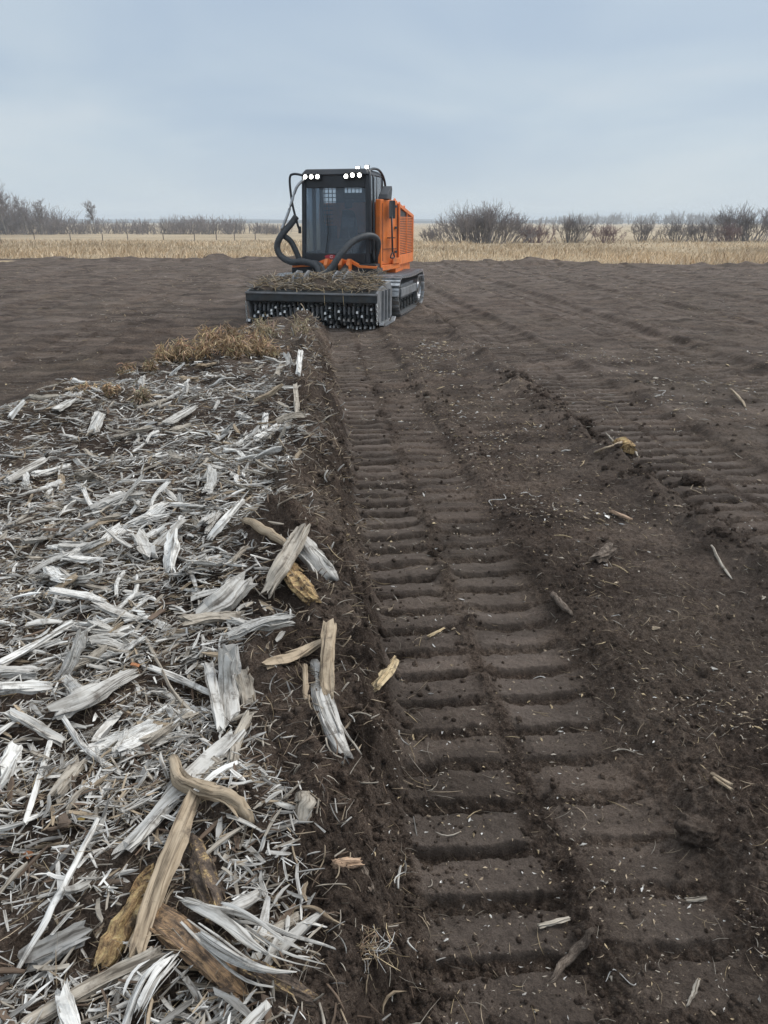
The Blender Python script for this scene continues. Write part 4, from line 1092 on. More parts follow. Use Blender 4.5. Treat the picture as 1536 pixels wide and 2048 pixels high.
clod('soil_clod', (1.04, 1.915, .015), .058, 3, 'fist-sized dark clod at the outer edge of the near print')
clod('soil_clod', (2.45, 5.6, -.02), .075, 4, 'dark clod on the edge of the second rut, nearest the camera')
clod('soil_clod', (2.02, 7.4, .0), .085, 5, 'dark clod along the second rut, beyond the root stump')
clod('soil_clod', (1.62, 9.2, .02), .10, 6, 'dark clod along the second rut, nearest the machine')

st_ = empty('root_stump', (2.161, 6.485, -.05))
tag(st_, 'torn yellow-grey root stump lying in the second rut', 'stump')
me, c = wood_mesh('stump', [(-.07, .02, .04), (.0, 0, .08), (.06, -.02, .05)], .10, .9, 'slab', 41, 'rot')
o = link('body', me, st_); o.location = c
for k, pth in enumerate(([(-.02, -.03, .04), (-.05, -.12, .02), (-.07, -.17, .0)], [(.05, -.03, .06), (.09, -.06, .03), (.10, -.13, 0)], [(-.06, .03, .06), (-.12, .06, .13), (-.16, .05, .17)])):
    me, c = wood_mesh('root', pth, .020, 1, 'stick', 50 + k, 'tangrey')
    o = link('root', me, st_); o.location = c

n = 110
P = np.zeros((n, 3)) + RNG.normal(0, .02, (n, 3)) * np.array([1.6, 1, .8]) + np.array([0, 0, .02])
ln = RNG.uniform(.02, .085, n)
me_parts = [strands(P, dirs(n, RNG, -20, 80, 28), UPV + RNG.normal(0, .3, (n, 3)), ln, np.full(n, .0017), np.full(n, .0017), palette(n, RNG, ['tan', 'yellow', 'peach', 'white'], [.3, .3, .2, .2]), RNG, 5, 3, bend=.3, prof=[.6, 1, 1, .8, .4])]
o = join_parts('root_tuft', me_parts, M['wood'], 'tangled tuft of pale fine roots at the foot of the soil face', kind='thing')
o.location = (-.045, 1.31, .225); o['category'] = 'root tuft'

# small orange scraps
for loc, sc, lab in (((-.962, 2.468, .30), .022, 'bright orange flake beside the smooth long slab'), ((-.976, 1.563, .28), .016, 'rusty orange leaf scrap at the near left edge'), ((-.875, 1.684, .29), .013, 'dull yellow leaf scrap left of the curved root')):
    bmv = MB()
    bmv.add([(-1, -.5, .1), (0, -.8, .3), (1, -.3, 0), (.7, .6, .35), (-.2, .9, .1), (-.9, .4, .4), (0, 0, .5)], [(0, 1, 6), (1, 2, 6), (2, 3, 6), (3, 4, 6), (4, 5, 6), (5, 0, 6), (5, 4, 3, 2, 1, 0)])
    o = bmv.build('wood_flake', mat_plain('orange_flake', (.40, .17, .075) if 'yellow' not in lab else (.42, .30, .10), .9, scale=40), None)
    o.location = loc; o.scale = (sc,) * 3; o.rotation_euler = (.3, .2, sc * 90)
    tag(o, lab, 'scrap')

# ------------------------------------------------------------------ dry weeds on the strip
M['weed'] = M['wood']


def weed(loc, hgt, seed, tone, label, stems=11):
    g = np.random.default_rng(seed)
    root = empty('dry_weed', loc)
    tag(root, label, 'weed', 'dead weeds on the raised strip')
    tones = np.array(tone)
    ps, lv = [], []
    for s in range(stems):
        az, lean = g.uniform(0, 6.28), abs(g.normal(.6, .35))
        d = np.array([math.cos(az) * lean, math.sin(az) * lean, 1.0]); d /= np.linalg.norm(d)
        ln = hgt * g.uniform(.6, 1.1)
        ps.append((np.array([0, 0, 0]) + d * ln / 2 + np.array([math.cos(az), math.sin(az), 0]) * .02, d, ln))
        m = 26
        f = g.uniform(.25, 1.0, m)
        for q in f:
            a2 = g.uniform(0, 6.28); dr = g.normal(-.9, .7)
            dd = np.array([math.cos(a2), math.sin(a2), dr]); dd /= np.linalg.norm(dd)
            l2 = hgt * g.uniform(.2, .5)
            lv.append((d * ln * q + dd * l2 / 2, dd, l2))
    for nm, arr, w, th, rings, bend in (('stem', ps, .006, .006, 4, .08), ('leaf_mass', lv, .010, .004, 4, .20)):
        P = np.array([a[0] for a in arr]); D = np.array([a[1] for a in arr]); ln = np.array([a[2] for a in arr])
        n = len(P)
        col = tones * g.uniform(.55, 1.25, (n, 1)) * (1 + g.normal(0, .06, (n, 3)))
        v, fl, c, gr = strands(P, D, UPV + g.normal(0, .5, (n, 3)), ln, np.full(n, w) * g.uniform(.6, 1.5, n), np.full(n, th), np.clip(col, .01, .9), g, rings, 3 if nm == 'stem' else 4, bend=bend)
        join_parts(nm, [(v, fl, c, gr)], M['weed'], None, kind='stuff' if nm == 'leaf_mass' else None, parent=root)


OR, BR, PL = (.64, .46, .28), (.46, .33, .20), (.56, .46, .31)
for i, (x, y, z, hh, tone, lab) in enumerate((
        (-2.24, 9.99, .29, .44, OR, 'tallest rusty dead weed at the left of the main clump'), (-1.96, 10.15, .28, .42, BR, 'brown dead weed at the back middle of the main clump'),
        (-1.64, 9.75, .27, .36, OR, 'rusty dead weed at the right of the main clump'), (-1.33, 9.30, .27, .24, BR, 'low brown weed nearest the soil face'),
        (-2.72, 9.30, .22, .32, OR, 'rusty weed at the left end of the clump, leaning over bare soil'), (-2.48, 9.34, .26, .30, OR, 'rusty weed second from the left of the clump'),
        (-2.72, 8.61, .27, .20, BR, 'small curled weed in front of the clump on the left'), (-2.27, 9.31, .29, .30, OR, 'bushy rusty weed in the middle front of the clump'),
        (-1.92, 9.45, .28, .34, OR, 'bushy rusty weed right of the middle of the clump'), (-3.02, 8.75, .15, .24, BR, 'separate brown weed left of the clump on dark soil'),
        (-2.95, 7.36, .28, .15, OR, 'small orange weed on the far left shoulder of the pile'), (-2.70, 7.28, .29, .15, OR, 'small orange weed right of its twin on the left shoulder'),
        (-2.33, 7.05, .27, .22, PL, 'pale upright weed tuft standing amid the grey debris'), (-3.30, 7.70, .20, .20, PL, 'pale dry tuft at the far left corner of the pile'),
        (-1.25, 11.2, .22, .42, PL, 'thin pale grass tuft behind the clump before the machine'), (-1.75, 11.4, .2, .40, PL, 'thin pale grass tuft behind the left of the clump'))):
    weed((x, y, z), hh, 300 + i, tone, lab, 13 if tone is OR else 9)


# ------------------------------------------------------------------ the tracked mulching machine
# local frame: x to the machine's left flank (picture right), y towards its rear, z up
DUST = (.10, .085, .07)
M['orange_paint'] = mat_plain('orange_paint', (.95, .235, .046), .42, var=.12, scale=3, dirt=(.30, .15, .08), dirt_amt=.65)
M['black_paint'] = mat_plain('black_paint', (.030, .034, .040), .42, var=.3, scale=4, dirt=(.06, .055, .05), dirt_amt=.5)
M['steel_dark'] = mat_plain('dark_steel', (.045, .05, .052), .5, metal=.5, var=.35, scale=7, dirt=DUST, dirt_amt=.8, bump=.1)
M['steel_worn'] = mat_plain('worn_steel', (.42, .43, .44), .32, metal=.9, var=.35, scale=12, dirt=(.12, .11, .10), dirt_amt=.55)
M['pad_steel'] = mat_plain('track_steel', (.52, .53, .54), .30, metal=.85, var=.35, scale=9, dirt=(.14, .125, .11), dirt_amt=.45)
M['frame_grey'] = mat_plain('grey_frame_paint', (.22, .225, .23), .55, var=.3, scale=5, dirt=DUST, dirt_amt=.8)
M['tooth_steel'] = mat_plain('tooth_steel', (.55, .55, .53), .38, metal=.9, var=.3, scale=30)
M['hose'] = mat_plain('hose_sleeve', (.05, .055, .06), .55, var=.3, scale=20, dirt=(.13, .12, .11), dirt_amt=.6)
M['rubber'] = mat_plain('black_rubber', (.02, .02, .02), .7, var=.3)
M['seat'] = mat_plain('seat_cloth', (.05, .05, .055), .9, var=.2)
M['badge_red'] = mat_plain('badge_red', (.55, .05, .06), .4, var=.15, scale=30)
M['badge_white'] = mat_plain('badge_white', (.75, .72, .72), .4, var=.05)
m, t, b = mat_new('tinted_glass')
b.inputs['Base Color'].default_value = (.55, .62, .68, 1)
b.inputs['Roughness'].default_value = 0.03
b.inputs['Transmission Weight'].default_value = 1.0
b.inputs['IOR'].default_value = 1.5
nz_ = N(t, 'ShaderNodeTexNoise', i_Scale=3.0, i_Detail=6)
rz_ = ramp(t, [(.35, (.42, .50, .58)), (.7, (.60, .67, .72))]); L(t, nz_, 0, rz_, 0); L(t, rz_, 0, b, 'Base Color')
df_ = N(t, 'ShaderNodeBsdfDiffuse'); df_.inputs['Color'].default_value = (.36, .42, .48, 1)
ms_ = N(t, 'ShaderNodeMixShader'); ms_.inputs[0].default_value = .16
L(t, b, 0, ms_, 1); L(t, df_, 0, ms_, 2); L(t, ms_, 0, t.nodes['Material Output'], 0)      # bluish glare over the glass, painted as a diffuse film
M['glass'] = m
m, t, b = mat_new('lamp_glow')
b.inputs['Base Color'].default_value = (.9, .95, 1, 1)
b.inputs['Emission Color'].default_value = (1.0, .985, .90, 1)
b.inputs['Emission Strength'].default_value = 9.0
M['lamp'] = m

MA = math.radians(13)
mach = empty('mulching_machine', (-1.40, 14.75, 0.0), (0, 0, -MA))
tag(mach, 'orange and black tracked mulching machine with lit roof lamps and a toothed drum', 'machine')


def child_empty(name, parent):
    return empty(name, parent=parent)


# --- tracks
def track(x0, x1, name_label):
    rt = child_empty('track', mach)
    rt['label'] = name_label
    y0, y1, r = 1.62, 4.62, .37
    zc_ = r + .06
    # belt path: oblong with a raised rear sprocket
    path = []
    n_arc = 14
    for k in range(n_arc + 1):
        a = math.pi / 2 + math.pi * k / n_arc
        path.append((y0 + r + r * math.cos(a), zc_ + r * math.sin(a)))
    for k in range(1, 16):
        path.append((y0 + r + (y1 - y0 - 2 * r) * k / 16, zc_ - r))
    for k in range(n_arc + 1):
        a = -math.pi / 2 + math.pi * k / n_arc
        path.append((y1 - r + r * math.cos(a), zc_ + r * math.sin(a)))
    for k in range(1, 16):
        f = k / 16
        path.append((y1 - r - (y1 - y0 - 2 * r) * f, zc_ + r - .03 * math.sin(math.pi * f)))
    pts = np.array(path + [path[0]])
    d = np.concatenate([[0], np.cumsum(np.hypot(*np.diff(pts, axis=0).T))])
    npad = int(d[-1] / .195)
    step = d[-1] / npad
    bm = MB()                                    # one pad: plate with two grouser bars
    w = (x1 - x0) / 2
    bm.box(-w, w, -.088, .088, -.012, .016)
    bm.box(-w, w, -.084, -.062, .016, .055); bm.box(-w, w, .035, .057, .016, .042)
    bm.box(-w * .25, w * .25, -.06, .06, -.055, -.012)
    padmesh = None
    for k in range(npad):
        s = (k + .5) * step
        y_ = np.interp(s, d, pts[:, 0]); z_ = np.interp(s, d, pts[:, 1])
        s2 = (s + .02) % d[-1]; s1 = (s - .02) % d[-1]
        ty, tz = np.interp(s2, d, pts[:, 0]) - np.interp(s1, d, pts[:, 0]), np.interp(s2, d, pts[:, 1]) - np.interp(s1, d, pts[:, 1])
        if padmesh is None:
            o = bm.build('track_pad', M['pad_steel'], rt, bevel=0)
            padmesh = o.data
        else:
            o = link('track_pad', padmesh, rt)
        o.location = ((x0 + x1) / 2, y_, z_)
        a = math.atan2(tz, ty)
        o.rotation_euler = (a + math.pi, 0, 0)       # outward side of the belt
    xi0, xi1 = x0 + .16, x1 - .16
    fr = MB()
    fr.prism_x([(y0 + .35, .30), (y1 - .40, .30), (y1 - .30, .52), (y1 - .5, .62), (y0 + .45, .62), (y0 + .3, .5)], xi0, xi1)
    fr.box(xi1, xi1 + .10, y0 + .55, y1 - .7, .38, .56)
    fr.build('track_frame', M['frame_grey'], rt, bevel=.015)

    def wheel(nm, yc, zc2, rr, w0, w1, mat):
        b_ = MB(); prof = [(0, .0), (rr * .45, 0), (rr * .5, .03), (rr * .82, .03), (rr * .86, 0), (rr, 0)]
        n = 24
        for sx in (0, 1):
            base = len(b_.v)
            xx = w1 if sx else w0
            sg = -1 if sx else 1
            for rad, ins in prof:
                for k in range(n):
                    q = 2 * math.pi * k / n
                    b_.v.append((xx + sg * ins, yc + max(rad, .001) * math.cos(q), zc2 + max(rad, .001) * math.sin(q)))
            for j in range(len(prof) - 1):
                for k in range(n):
                    f = (base + j * n + k, base + j * n + (k + 1) % n, base + (j + 1) * n + (k + 1) % n, base + (j + 1) * n + k)
                    b_.f.append(f if sx else f[::-1])
            if sx == 0: first = base + (len(prof) - 1) * n
        last = base + (len(prof) - 1) * n
        for k in range(n):
            b_.f.append((first + k, first + (k + 1) % n, last + (k + 1) % n, last + k))
        return b_.build(nm, mat, rt, bevel=0)

    wheel('idler_wheel', y0 + r + .02, zc_, r - .07, x0 + .22, x1 - .10, M['steel_dark'])
    sp = wheel('drive_sprocket', y1 - r - .02, zc_, r - .08, x0 + .22, x1 - .06, M['steel_worn'])
    for k in range(6):
        wheel('track_roller', y0 + .62 + k * .34, .20, .115, x0 + .2, x1 - .13, M['steel_dark'])
    return rt


track(.58, 1.38, 'crawler track on the picture right, its side in view')
track(-1.38, -.58, 'crawler track on the picture left, mostly behind the mulching head')

# --- chassis between the tracks
c = MB()
c.box(-.62, .62, 1.75, 4.9, .35, .80)
c.prism_x([(1.2, .42), (1.9, .36), (1.9, .85), (1.45, .82)], -.5, .5)
c.build('chassis', M['steel_dark'], mach, bevel=.02)
# --- deck with orange lip
dk = MB()
dk.prism_x([(2.05, .90), (5.55, .90), (5.55, 1.06), (2.05, 1.06)], -1.02, .80)
dk.build('deck', M['black_paint'], mach, bevel=.015)
lp = MB()
lp.add([(-1.06, 2.0, 1.02), (-.62, 2.0, 1.045), (-.38, 2.0, 1.13), (.25, 2.0, 1.13), (.45, 2.0, 1.03), (.82, 2.0, 1.01),
        (-1.06, 2.0, .975), (-.60, 2.0, 1.0), (-.36, 2.0, 1.085), (.23, 2.0, 1.085), (.43, 2.0, .985), (.82, 2.0, .97),
        (-1.06, 2.12, 1.03), (-.62, 2.12, 1.055), (-.38, 2.12, 1.14), (.25, 2.12, 1.14), (.45, 2.12, 1.04), (.82, 2.12, 1.02)],
       [(6, 7, 1, 0), (7, 8, 2, 1), (8, 9, 3, 2), (9, 10, 4, 3), (10, 11, 5, 4)] + [(k, k + 1, k + 13, k + 12) for k in range(5)])
lp.build('deck_lip', M['orange_paint'], mach)
for x0, x1 in ((-1.08, -.45), (.40, .84)):
    s_ = MB(); s_.hexa([(x0, 2.03, .78), (x1, 2.03, .78), (x1, 2.5, .78), (x0, 2.5, .78), (x0, 2.01, .975), (x1, 2.01, .975), (x1, 2.5, .975), (x0, 2.5, .975)])
    s_.build('belly_guard', M['black_paint'], mach, bevel=.012)
for x_ in (-.25, .07, .24):
    bk = MB(); bk.prism_x([(1.78, .92), (2.02, .90), (2.02, 1.16), (1.88, 1.17), (1.76, 1.05)], x_ - .035, x_ + .035)
    bk.build('lift_bracket', M['orange_paint'], mach, bevel=.008)
bk = MB(); bk.box(-.42, .20, 1.97, 2.03, 1.06, 1.10); bk.build('cross_bar', M['orange_paint'], mach, bevel=.006)
# --- lift arms and cylinders
for x_ in (-.42, .34):
    a_ = MB()
    a_.prism_x([(.95, .52), (1.9, .62), (2.1, .80), (2.05, .95), (1.7, .90), (.95, .74)], x_ - .09, x_ + .09)
    a_.build('lift_arm', M['steel_dark'], mach, bevel=.015)
for x_ in (-.12, .20):
    MB().tube([(x_, 1.85, 1.02), (x_, 1.35, .86)], .065, 14).build('cylinder', M['steel_dark'], mach, True)
    MB().tube([(x_, 1.36, .865), (x_, .95, .74)], .034, 12).build('cylinder_rod', M['steel_worn'], mach, True)

# --- mulching head
head = child_empty('mulching_head', mach)
XW = 1.30
hs = MB()
hs.prism_x([(.02, .50), (.02, .655), (.06, .665), (.55, .76), (1.0, .80), (1.1, .74), (1.1, .20), (1.02, .16), (.98, .60), (.55, .68), (.12, .52)], -XW + .03, XW - .03)
hs.build('housing', M['steel_dark'], head, bevel=.008)
lb = MB(); lb.prism_x([(-.06, .47), (-.035, .455), (.02, .50), (.02, .648), (-.05, .64)], -XW - .01, XW + .01)
lb.build('front_beam', M['steel_dark'], head, bevel=.012)
lb = MB(); lb.box(-XW - .01, XW + .01, -.075, -.045, .605, .637); lb.build('beam_strip', M['frame_grey'], head, bevel=.005)
for sx in (-1, 1):
    p_ = MB(); x0, x1 = (XW - .04, XW + .01) if sx > 0 else (-XW - .01, -XW + .04)
    p_.prism_x([(-.03, .45), (-.01, .64), (.35, .73), (1.12, .80), (1.3, .62), (1.26, .12), (1.0, .02), (.35, .0), (.10, .12), (.05, .30)], x0 + .002, x1 - .002)
    p_.build('side_plate', M['frame_grey'], head, bevel=.01)
    for k in range(3):
        r_ = MB(); xx = x1 if sx > 0 else x0
        r_.prism_x([(.35 + .28 * k, .10), (.40 + .28 * k, .10), (.43 + .28 * k, .66), (.38 + .28 * k, .66)], *((xx, xx + .04) if sx > 0 else (xx - .04, xx)))
        r_.build('rib', M['frame_grey'], head)
    sk = MB(); xx = x1 if sx > 0 else x0 - .09
    sk.prism_x([(.10, .05), (.3, -.03), (1.1, -.03), (1.25, .06), (1.25, .10), (1.1, .03), (.3, .03), (.14, .10)], xx, xx + .09)
    sk.build('skid_shoe', M['steel_worn'], head, bevel=.006)
    cy = -.045
    for k in range(9):                           # the guard chain at each corner
        c_ = MB(); xx = sx * (XW + .012)
        zz = .43 - k * .042
        pts = [(xx + (.016 * math.cos(q) if k % 2 else 0), cy + (0 if k % 2 else .016 * math.cos(q)), zz + .028 * math.sin(q)) for q in np.linspace(0, 6.283, 9)]
        c_.tube(pts, .0075, 6); c_.build('chain_link', M['tooth_steel'], head, True)
for x_ in (-.40, .42):
    mb = MB()
    for dx_ in (-.12, .10):
        mb.prism_x([(.35, .70), (.95, .78), (1.05, .96), (.75, 1.0), (.45, .90)], x_ + dx_, x_ + dx_ + .03)
    mb.box(x_ - .09, x_ + .10, .50, .56, .74, .88)
    mb.build('mount_bracket', M['frame_grey'], head, bevel=.008)
pb = MB(); pb.tube([(-.95, 1.12, .70), (.95, 1.12, .70)], .06, 12); pb.build('rear_tube', M['steel_dark'], head, True)
# rotor: drum, rings, holders and teeth
rot = child_empty('rotor', head)
RC = (.36, .29)
dr = MB(); dr.tube([(-XW + .06, *RC), (XW - .06, *RC)], .215, 28); dr.build('drum', M['steel_dark'], rot, True)
RR = random.Random(5)
ringmesh = None
for k in range(27):
    x_ = -XW + .12 + k * (2 * XW - .24) / 26
    if ringmesh is None:
        b_ = MB(); n = 20
        prof = [(-.017, .20), (-.017, .29), (.017, .29), (.017, .20)]
        for q in range(n):
            a = 6.2832 * q / n
            for px_, rr in prof: b_.v.append((px_, rr * math.cos(a), rr * math.sin(a)))
        for q in range(n):
            for j in range(3):
                b_.f.append((q * 4 + j, ((q + 1) % n) * 4 + j, ((q + 1) % n) * 4 + j + 1, q * 4 + j + 1))
        o = b_.build('drum_ring', M['frame_grey'], rot, True); ringmesh = o.data
    else:
        o = link('drum_ring', ringmesh, rot)
    o.location = (x_, *RC)
hold = tooth = None
for k in range(108):
    x_ = -XW + .12 + (k % 27) * (2 * XW - .24) / 26 + .012
    a = (0.9 * (k % 27) + 1.05 * (k // 27) + 0.5 * RR.random()) % 2.8 + math.pi * .58      # the half that faces forwards and down
    if hold is None:
        b_ = MB(); b_.hexa([(-.035, -.05, .20), (.035, -.05, .20), (.035, .05, .20), (-.035, .05, .20), (-.028, -.035, .295), (.028, -.035, .295), (.028, .02, .295), (-.028, .02, .295)])
        o = b_.build('tooth_holder', M['steel_dark'], rot); hold = o.data
        b_ = MB(); b_.hexa([(-.018, -.062, .215), (.018, -.062, .215), (.018, -.035, .215), (-.018, -.035, .215), (-.022, -.075, .385), (.022, -.075, .385), (.018, -.03, .37), (-.018, -.03, .37)])
        o2 = b_.build('tooth', M['tooth_steel'], rot); tooth = o2.data
    else:
        o, o2 = link('tooth_holder', hold, rot), link('tooth', tooth, rot)
    for q in (o, o2):
        q.location = (x_, *RC); q.rotation_euler = (a - math.pi / 2, 0, 0)
for x_ in np.linspace(-1.15, 1.15, 13):          # counter-knives under the beam
    b_ = MB(); b_.prism_x([(.03, .50), (.08, .50), (.10, .42), (.06, .39), (.03, .43)], x_ - .045, x_ + .045)
    b_.build('counter_knife', M['steel_dark'], head)

# --- cab
cab = child_empty('cab', mach)
CX0, CX1, CY0, CY1, CZ0, CZ1 = -.93, .60, 2.27, 3.68, 1.06, 2.86
fy = lambda z: CY0 + .10 * max(0, (z - 1.9)) / .95      # windscreen leans back a little
po = MB()
for sx in (-1, 1):
    xo = CX0 if sx < 0 else CX1
    xi = xo - sx * .085
    xt = xo - sx * .03
    xa, xb = sorted((xo, xi)); xc, xd = sorted((xt, xt - sx * .085))
    po.hexa([(xa, CY0, CZ0), (xb, CY0, CZ0), (xb, CY0 + .09, CZ0), (xa, CY0 + .09, CZ0), (xc, fy(CZ1), CZ1 - .05), (xd, fy(CZ1), CZ1 - .05), (xd, fy(CZ1) + .09, CZ1 - .05), (xc, fy(CZ1) + .09, CZ1 - .05)])
    po.hexa([(xa, CY1 - .10, CZ0), (xb, CY1 - .10, CZ0), (xb, CY1, CZ0), (xa, CY1, CZ0), (xc, CY1 - .10, CZ1 - .05), (xd, CY1 - .10, CZ1 - .05), (xd, CY1, CZ1 - .05), (xc, CY1, CZ1 - .05)])
    po.hexa([(xa, 3.02, CZ0), (xb, 3.02, CZ0), (xb, 3.09, CZ0), (xa, 3.09, CZ0), (xc, 3.02, CZ1 - .05), (xd, 3.02, CZ1 - .05), (xd, 3.09, CZ1 - .05), (xc, 3.09, CZ1 - .05)])
po.box(CX0 + .09, CX1 - .09, CY0 + .005, CY0 + .07, CZ0, CZ0 + .20)
po.box(CX0 + .09, CX1 - .09, CY1 - .08, CY1 - .005, CZ0, CZ0 + .75)
po.box(CX0 + .005, CX0 + .06, CY0 + .095, CY1 - .105, CZ0, CZ0 + .22)
po.box(CX1 - .06, CX1 - .005, CY0 + .095, CY1 - .105, CZ0, CZ0 + .22)
po.box(CX0 + .12, CX1 - .12, fy(CZ1) - .002, fy(CZ1) + .08, CZ1 - .30, CZ1 - .055)
po.build('cab_frame', M['black_paint'], cab, bevel=.012)
rf = MB()
rf.hexa([(CX0 + .01, fy(CZ1) - .05, CZ1 - .05), (CX1 - .01, fy(CZ1) - .05, CZ1 - .05), (CX1 - .01, CY1 + .03, CZ1 - .05), (CX0 + .01, CY1 + .03, CZ1 - .05),
         (CX0 + .10, fy(CZ1) + .05, CZ1 + .07), (CX1 - .10, fy(CZ1) + .05, CZ1 + .07), (CX1 - .12, CY1 - .06, CZ1 + .07), (CX0 + .12, CY1 - .06, CZ1 + .07)])
rf.build('roof', M['black_paint'], cab, bevel=.03)
gl = MB()
yb, yt = CY0 + .045, fy(CZ1) + .045
gl.hexa([(CX0 + .087, yb, CZ0 + .202), (CX1 - .087, yb, CZ0 + .202), (CX1 - .087, yb + .008, CZ0 + .202), (CX0 + .087, yb + .008, CZ0 + .202),
         (CX0 + .115, yt - .016, CZ1 - .302), (CX1 - .115, yt - .016, CZ1 - .302), (CX1 - .115, yt - .008, CZ1 - .302), (CX0 + .115, yt - .008, CZ1 - .302)])
gl.build('windscreen', M['glass'], cab)
for x_ in (CX0 + .03, CX1 - .04):
    for ya, yb2 in ((CY0 + .12, 3.015), (3.095, CY1 - .105)):
        g_ = MB(); g_.box(x_, x_ + .008, ya, yb2, CZ0 + .222, CZ1 - .06); g_.build('side_window', M['glass'], cab)
# rear guard mesh, seen through the cab
gm = MB()
for k in range(15):
    x_ = CX0 + .13 + k * .09; gm.box(x_, x_ + .016, CY1 - .04, CY1 - .025, CZ0 + .75, CZ1 - .06)
for k in range(10):
    z_ = CZ0 + .80 + k * .09; gm.box(CX0 + .1, CX1 - .1, CY1 - .056, CY1 - .041, z_, z_ + .016)
gm.box(CX0 + .42, CX0 + .62, CY1 - .075, CY1 - .058, CZ0 + .75, CZ1 - .06)
gm.box(CX0 + 1.02, CX1 - .1, CY1 - .075, CY1 - .058, CZ0 + .75, CZ1 - .06)
gm.box(CX0 + .62, CX0 + 1.02, CY1 - .075, CY1 - .058, CZ0 + .75, CZ1 - .36)
gm.build('rear_guard', M['black_paint'], cab)
# wiper parked across the windscreen
MB().tube([(CX0 + .55, CY0 - .005, CZ0 + .21), (CX0 + .62, CY0 + .0, CZ0 + .62), (CX0 + .60, CY0 + .012, CZ0 + .98)], .010, 6).build('wiper', M['rubber'], cab)
# operator's place
se = MB(); se.box(-.42, .06, 2.95, 3.40, 1.40, 1.54); se.hexa([(-.40, 3.36, 1.5), (.04, 3.36, 1.5), (.04, 3.46, 1.5), (-.40, 3.46, 1.5), (-.34, 3.50, 2.15), (-.02, 3.50, 2.15), (-.02, 3.58, 2.15), (-.34, 3.58, 2.15)])
se.box(-.36, 0, 3.0, 3.35, 1.06, 1.40); se.box(-.29, -.07, 3.50, 3.57, 2.17, 2.36)
se.build('seat', M['seat'], cab, bevel=.03)
co = MB(); co.box(-.62, -.46, 2.75, 3.35, 1.1, 1.66); co.box(.10, .26, 2.75, 3.35, 1.1, 1.66)
co.tube([(-.54, 2.8, 1.66), (-.54, 2.78, 1.85)], .02, 8); co.tube([(.18, 2.8, 1.66), (.18, 2.78, 1.85)], .02, 8)
co.build('console', M['black_paint'], cab, bevel=.015)
mo = MB(); mo.box(-.10, .16, 2.62, 2.66, 1.78, 1.98); mo.tube([(.03, 2.66, 1.8), (.03, 2.75, 1.3)], .015, 8); mo.build('monitor', M['frame_grey'], cab)
# badge under the windscreen
bd = MB(); n = 24
for r0, dy in ((1.0, 0),):
    b0 = len(bd.v)
    for k in range(n):
        q = 6.2832 * k / n; bd.v.append((-.27 + .135 * math.cos(q), CY0 - .004, 1.19 + .042 * math.sin(q)))
    for k in range(n):
        q = 6.2832 * k / n; bd.v.append((-.27 + .135 * math.cos(q), CY0 + .006, 1.19 + .042 * math.sin(q)))
    bd.f.append(tuple(range(n))); bd.f += [(k, n + k, n + (k + 1) % n, (k + 1) % n) for k in range(n)]
bdo = bd.build('badge', M['badge_red'], cab)
em = MB(); em.tube([(-.25 + .035 * math.cos(q), CY0 - .008, 1.19 + .024 * math.sin(q)) for q in np.linspace(.6, 5.7, 12)], .006, 6); em.build('badge_emblem', M['badge_white'], bdo)
# lamps
for k, x_ in enumerate((-.79, -.655, -.52, .10, .24, .39)):
    lm = child_empty('work_lamp', cab)
    hb = MB(); hb.box(-.062, .062, .0, .08, -.058, .058); hb.box(-.062, .062, -.035, 0, .05, .058); hb.box(-.012, .012, .02, .05, .05, .09); o = hb.build('lamp_housing', M['black_paint'], lm, bevel=.01)
    ln_ = MB(); b0 = 0; n = 16
    for k2 in range(n):
        q = 6.2832 * k2 / n; ln_.v.append((.038 * math.cos(q), -.006, .038 * math.sin(q)))
    for k2 in range(n):
        q = 6.2832 * k2 / n; ln_.v.append((.042 * math.cos(q), .004, .042 * math.sin(q)))
    ln_.f.append(tuple(range(n))); ln_.f += [(i, n + i, n + (i + 1) % n, (i + 1) % n) for i in range(n)]
    o2 = ln_.build('lamp_lens', M['lamp'], lm)
    lm.location = (x_, fy(CZ1) - .10, CZ1 - .085 + (.02 if k > 3 else 0))
for x_ in (.30, .50):
    lm = child_empty('work_lamp', cab)
    hb = MB(); hb.box(-.05, .05, 0, .06, -.04, .04); hb.box(-.01, .01, .02, .05, -.10, -.04); hb.build('lamp_housing', M['black_paint'], lm, bevel=.008)
    ln_ = MB(); ln_.box(-.035, .035, -.004, .003, -.028, .028); ln_.build('lamp_lens', M['lamp'], lm)
    lm.location = (x_, fy(CZ1) + .10, CZ1 + .10 if x_ > .4 else CZ1 + .08)
# guard tubes round the cab
def pipe(name, ctrl, r, mat, parent, n=20, wav=0.0, sides=10):
    return MB().tube(spline(ctrl, n), r, sides, wav).build(name, mat, parent, True)
pipe('guard_tube', [(CX1 + .02, CY0 - .03, 1.25), (CX1 + .03, CY0 - .03, 2.0), (CX1 + .0, CY0 + .05, 2.74), (CX1 - .05, CY0 + .35, 2.92), (CX1 - .05, CY1 - .3, 2.94), (CX1 + .0, CY1 + .02, 2.72), (CX1 + .03, CY1 + .05, 2.2)], .026, M['black_paint'], cab, 36)
pipe('guard_tube', [(CX1 + .06, CY0 + .10, 1.1), (CX1 + .06, CY0 + .12, 2.0), (CX1 + .04, CY0 + .18, 2.80)], .022, M['black_paint'], cab)
pipe('guard_tube', [(CX0 + .12, CY0 - .02, 2.80), (CX0 - .10, CY0 - .02, 2.83), (CX0 - .20, CY0, 2.74), (CX0 - .18, CY0 + .02, 2.3), (CX0 - .10, CY0 + .05, 1.9), (CX0 - .05, CY0 + .08, 1.72)], .024, M['black_paint'], cab, 34)
mr = MB(); mr.box(CX0 - .07, CX0 - .02, CY0 + .04, CY0 + .1, 1.66, 1.80); mr.build('tube_foot', M['black_paint'], cab)
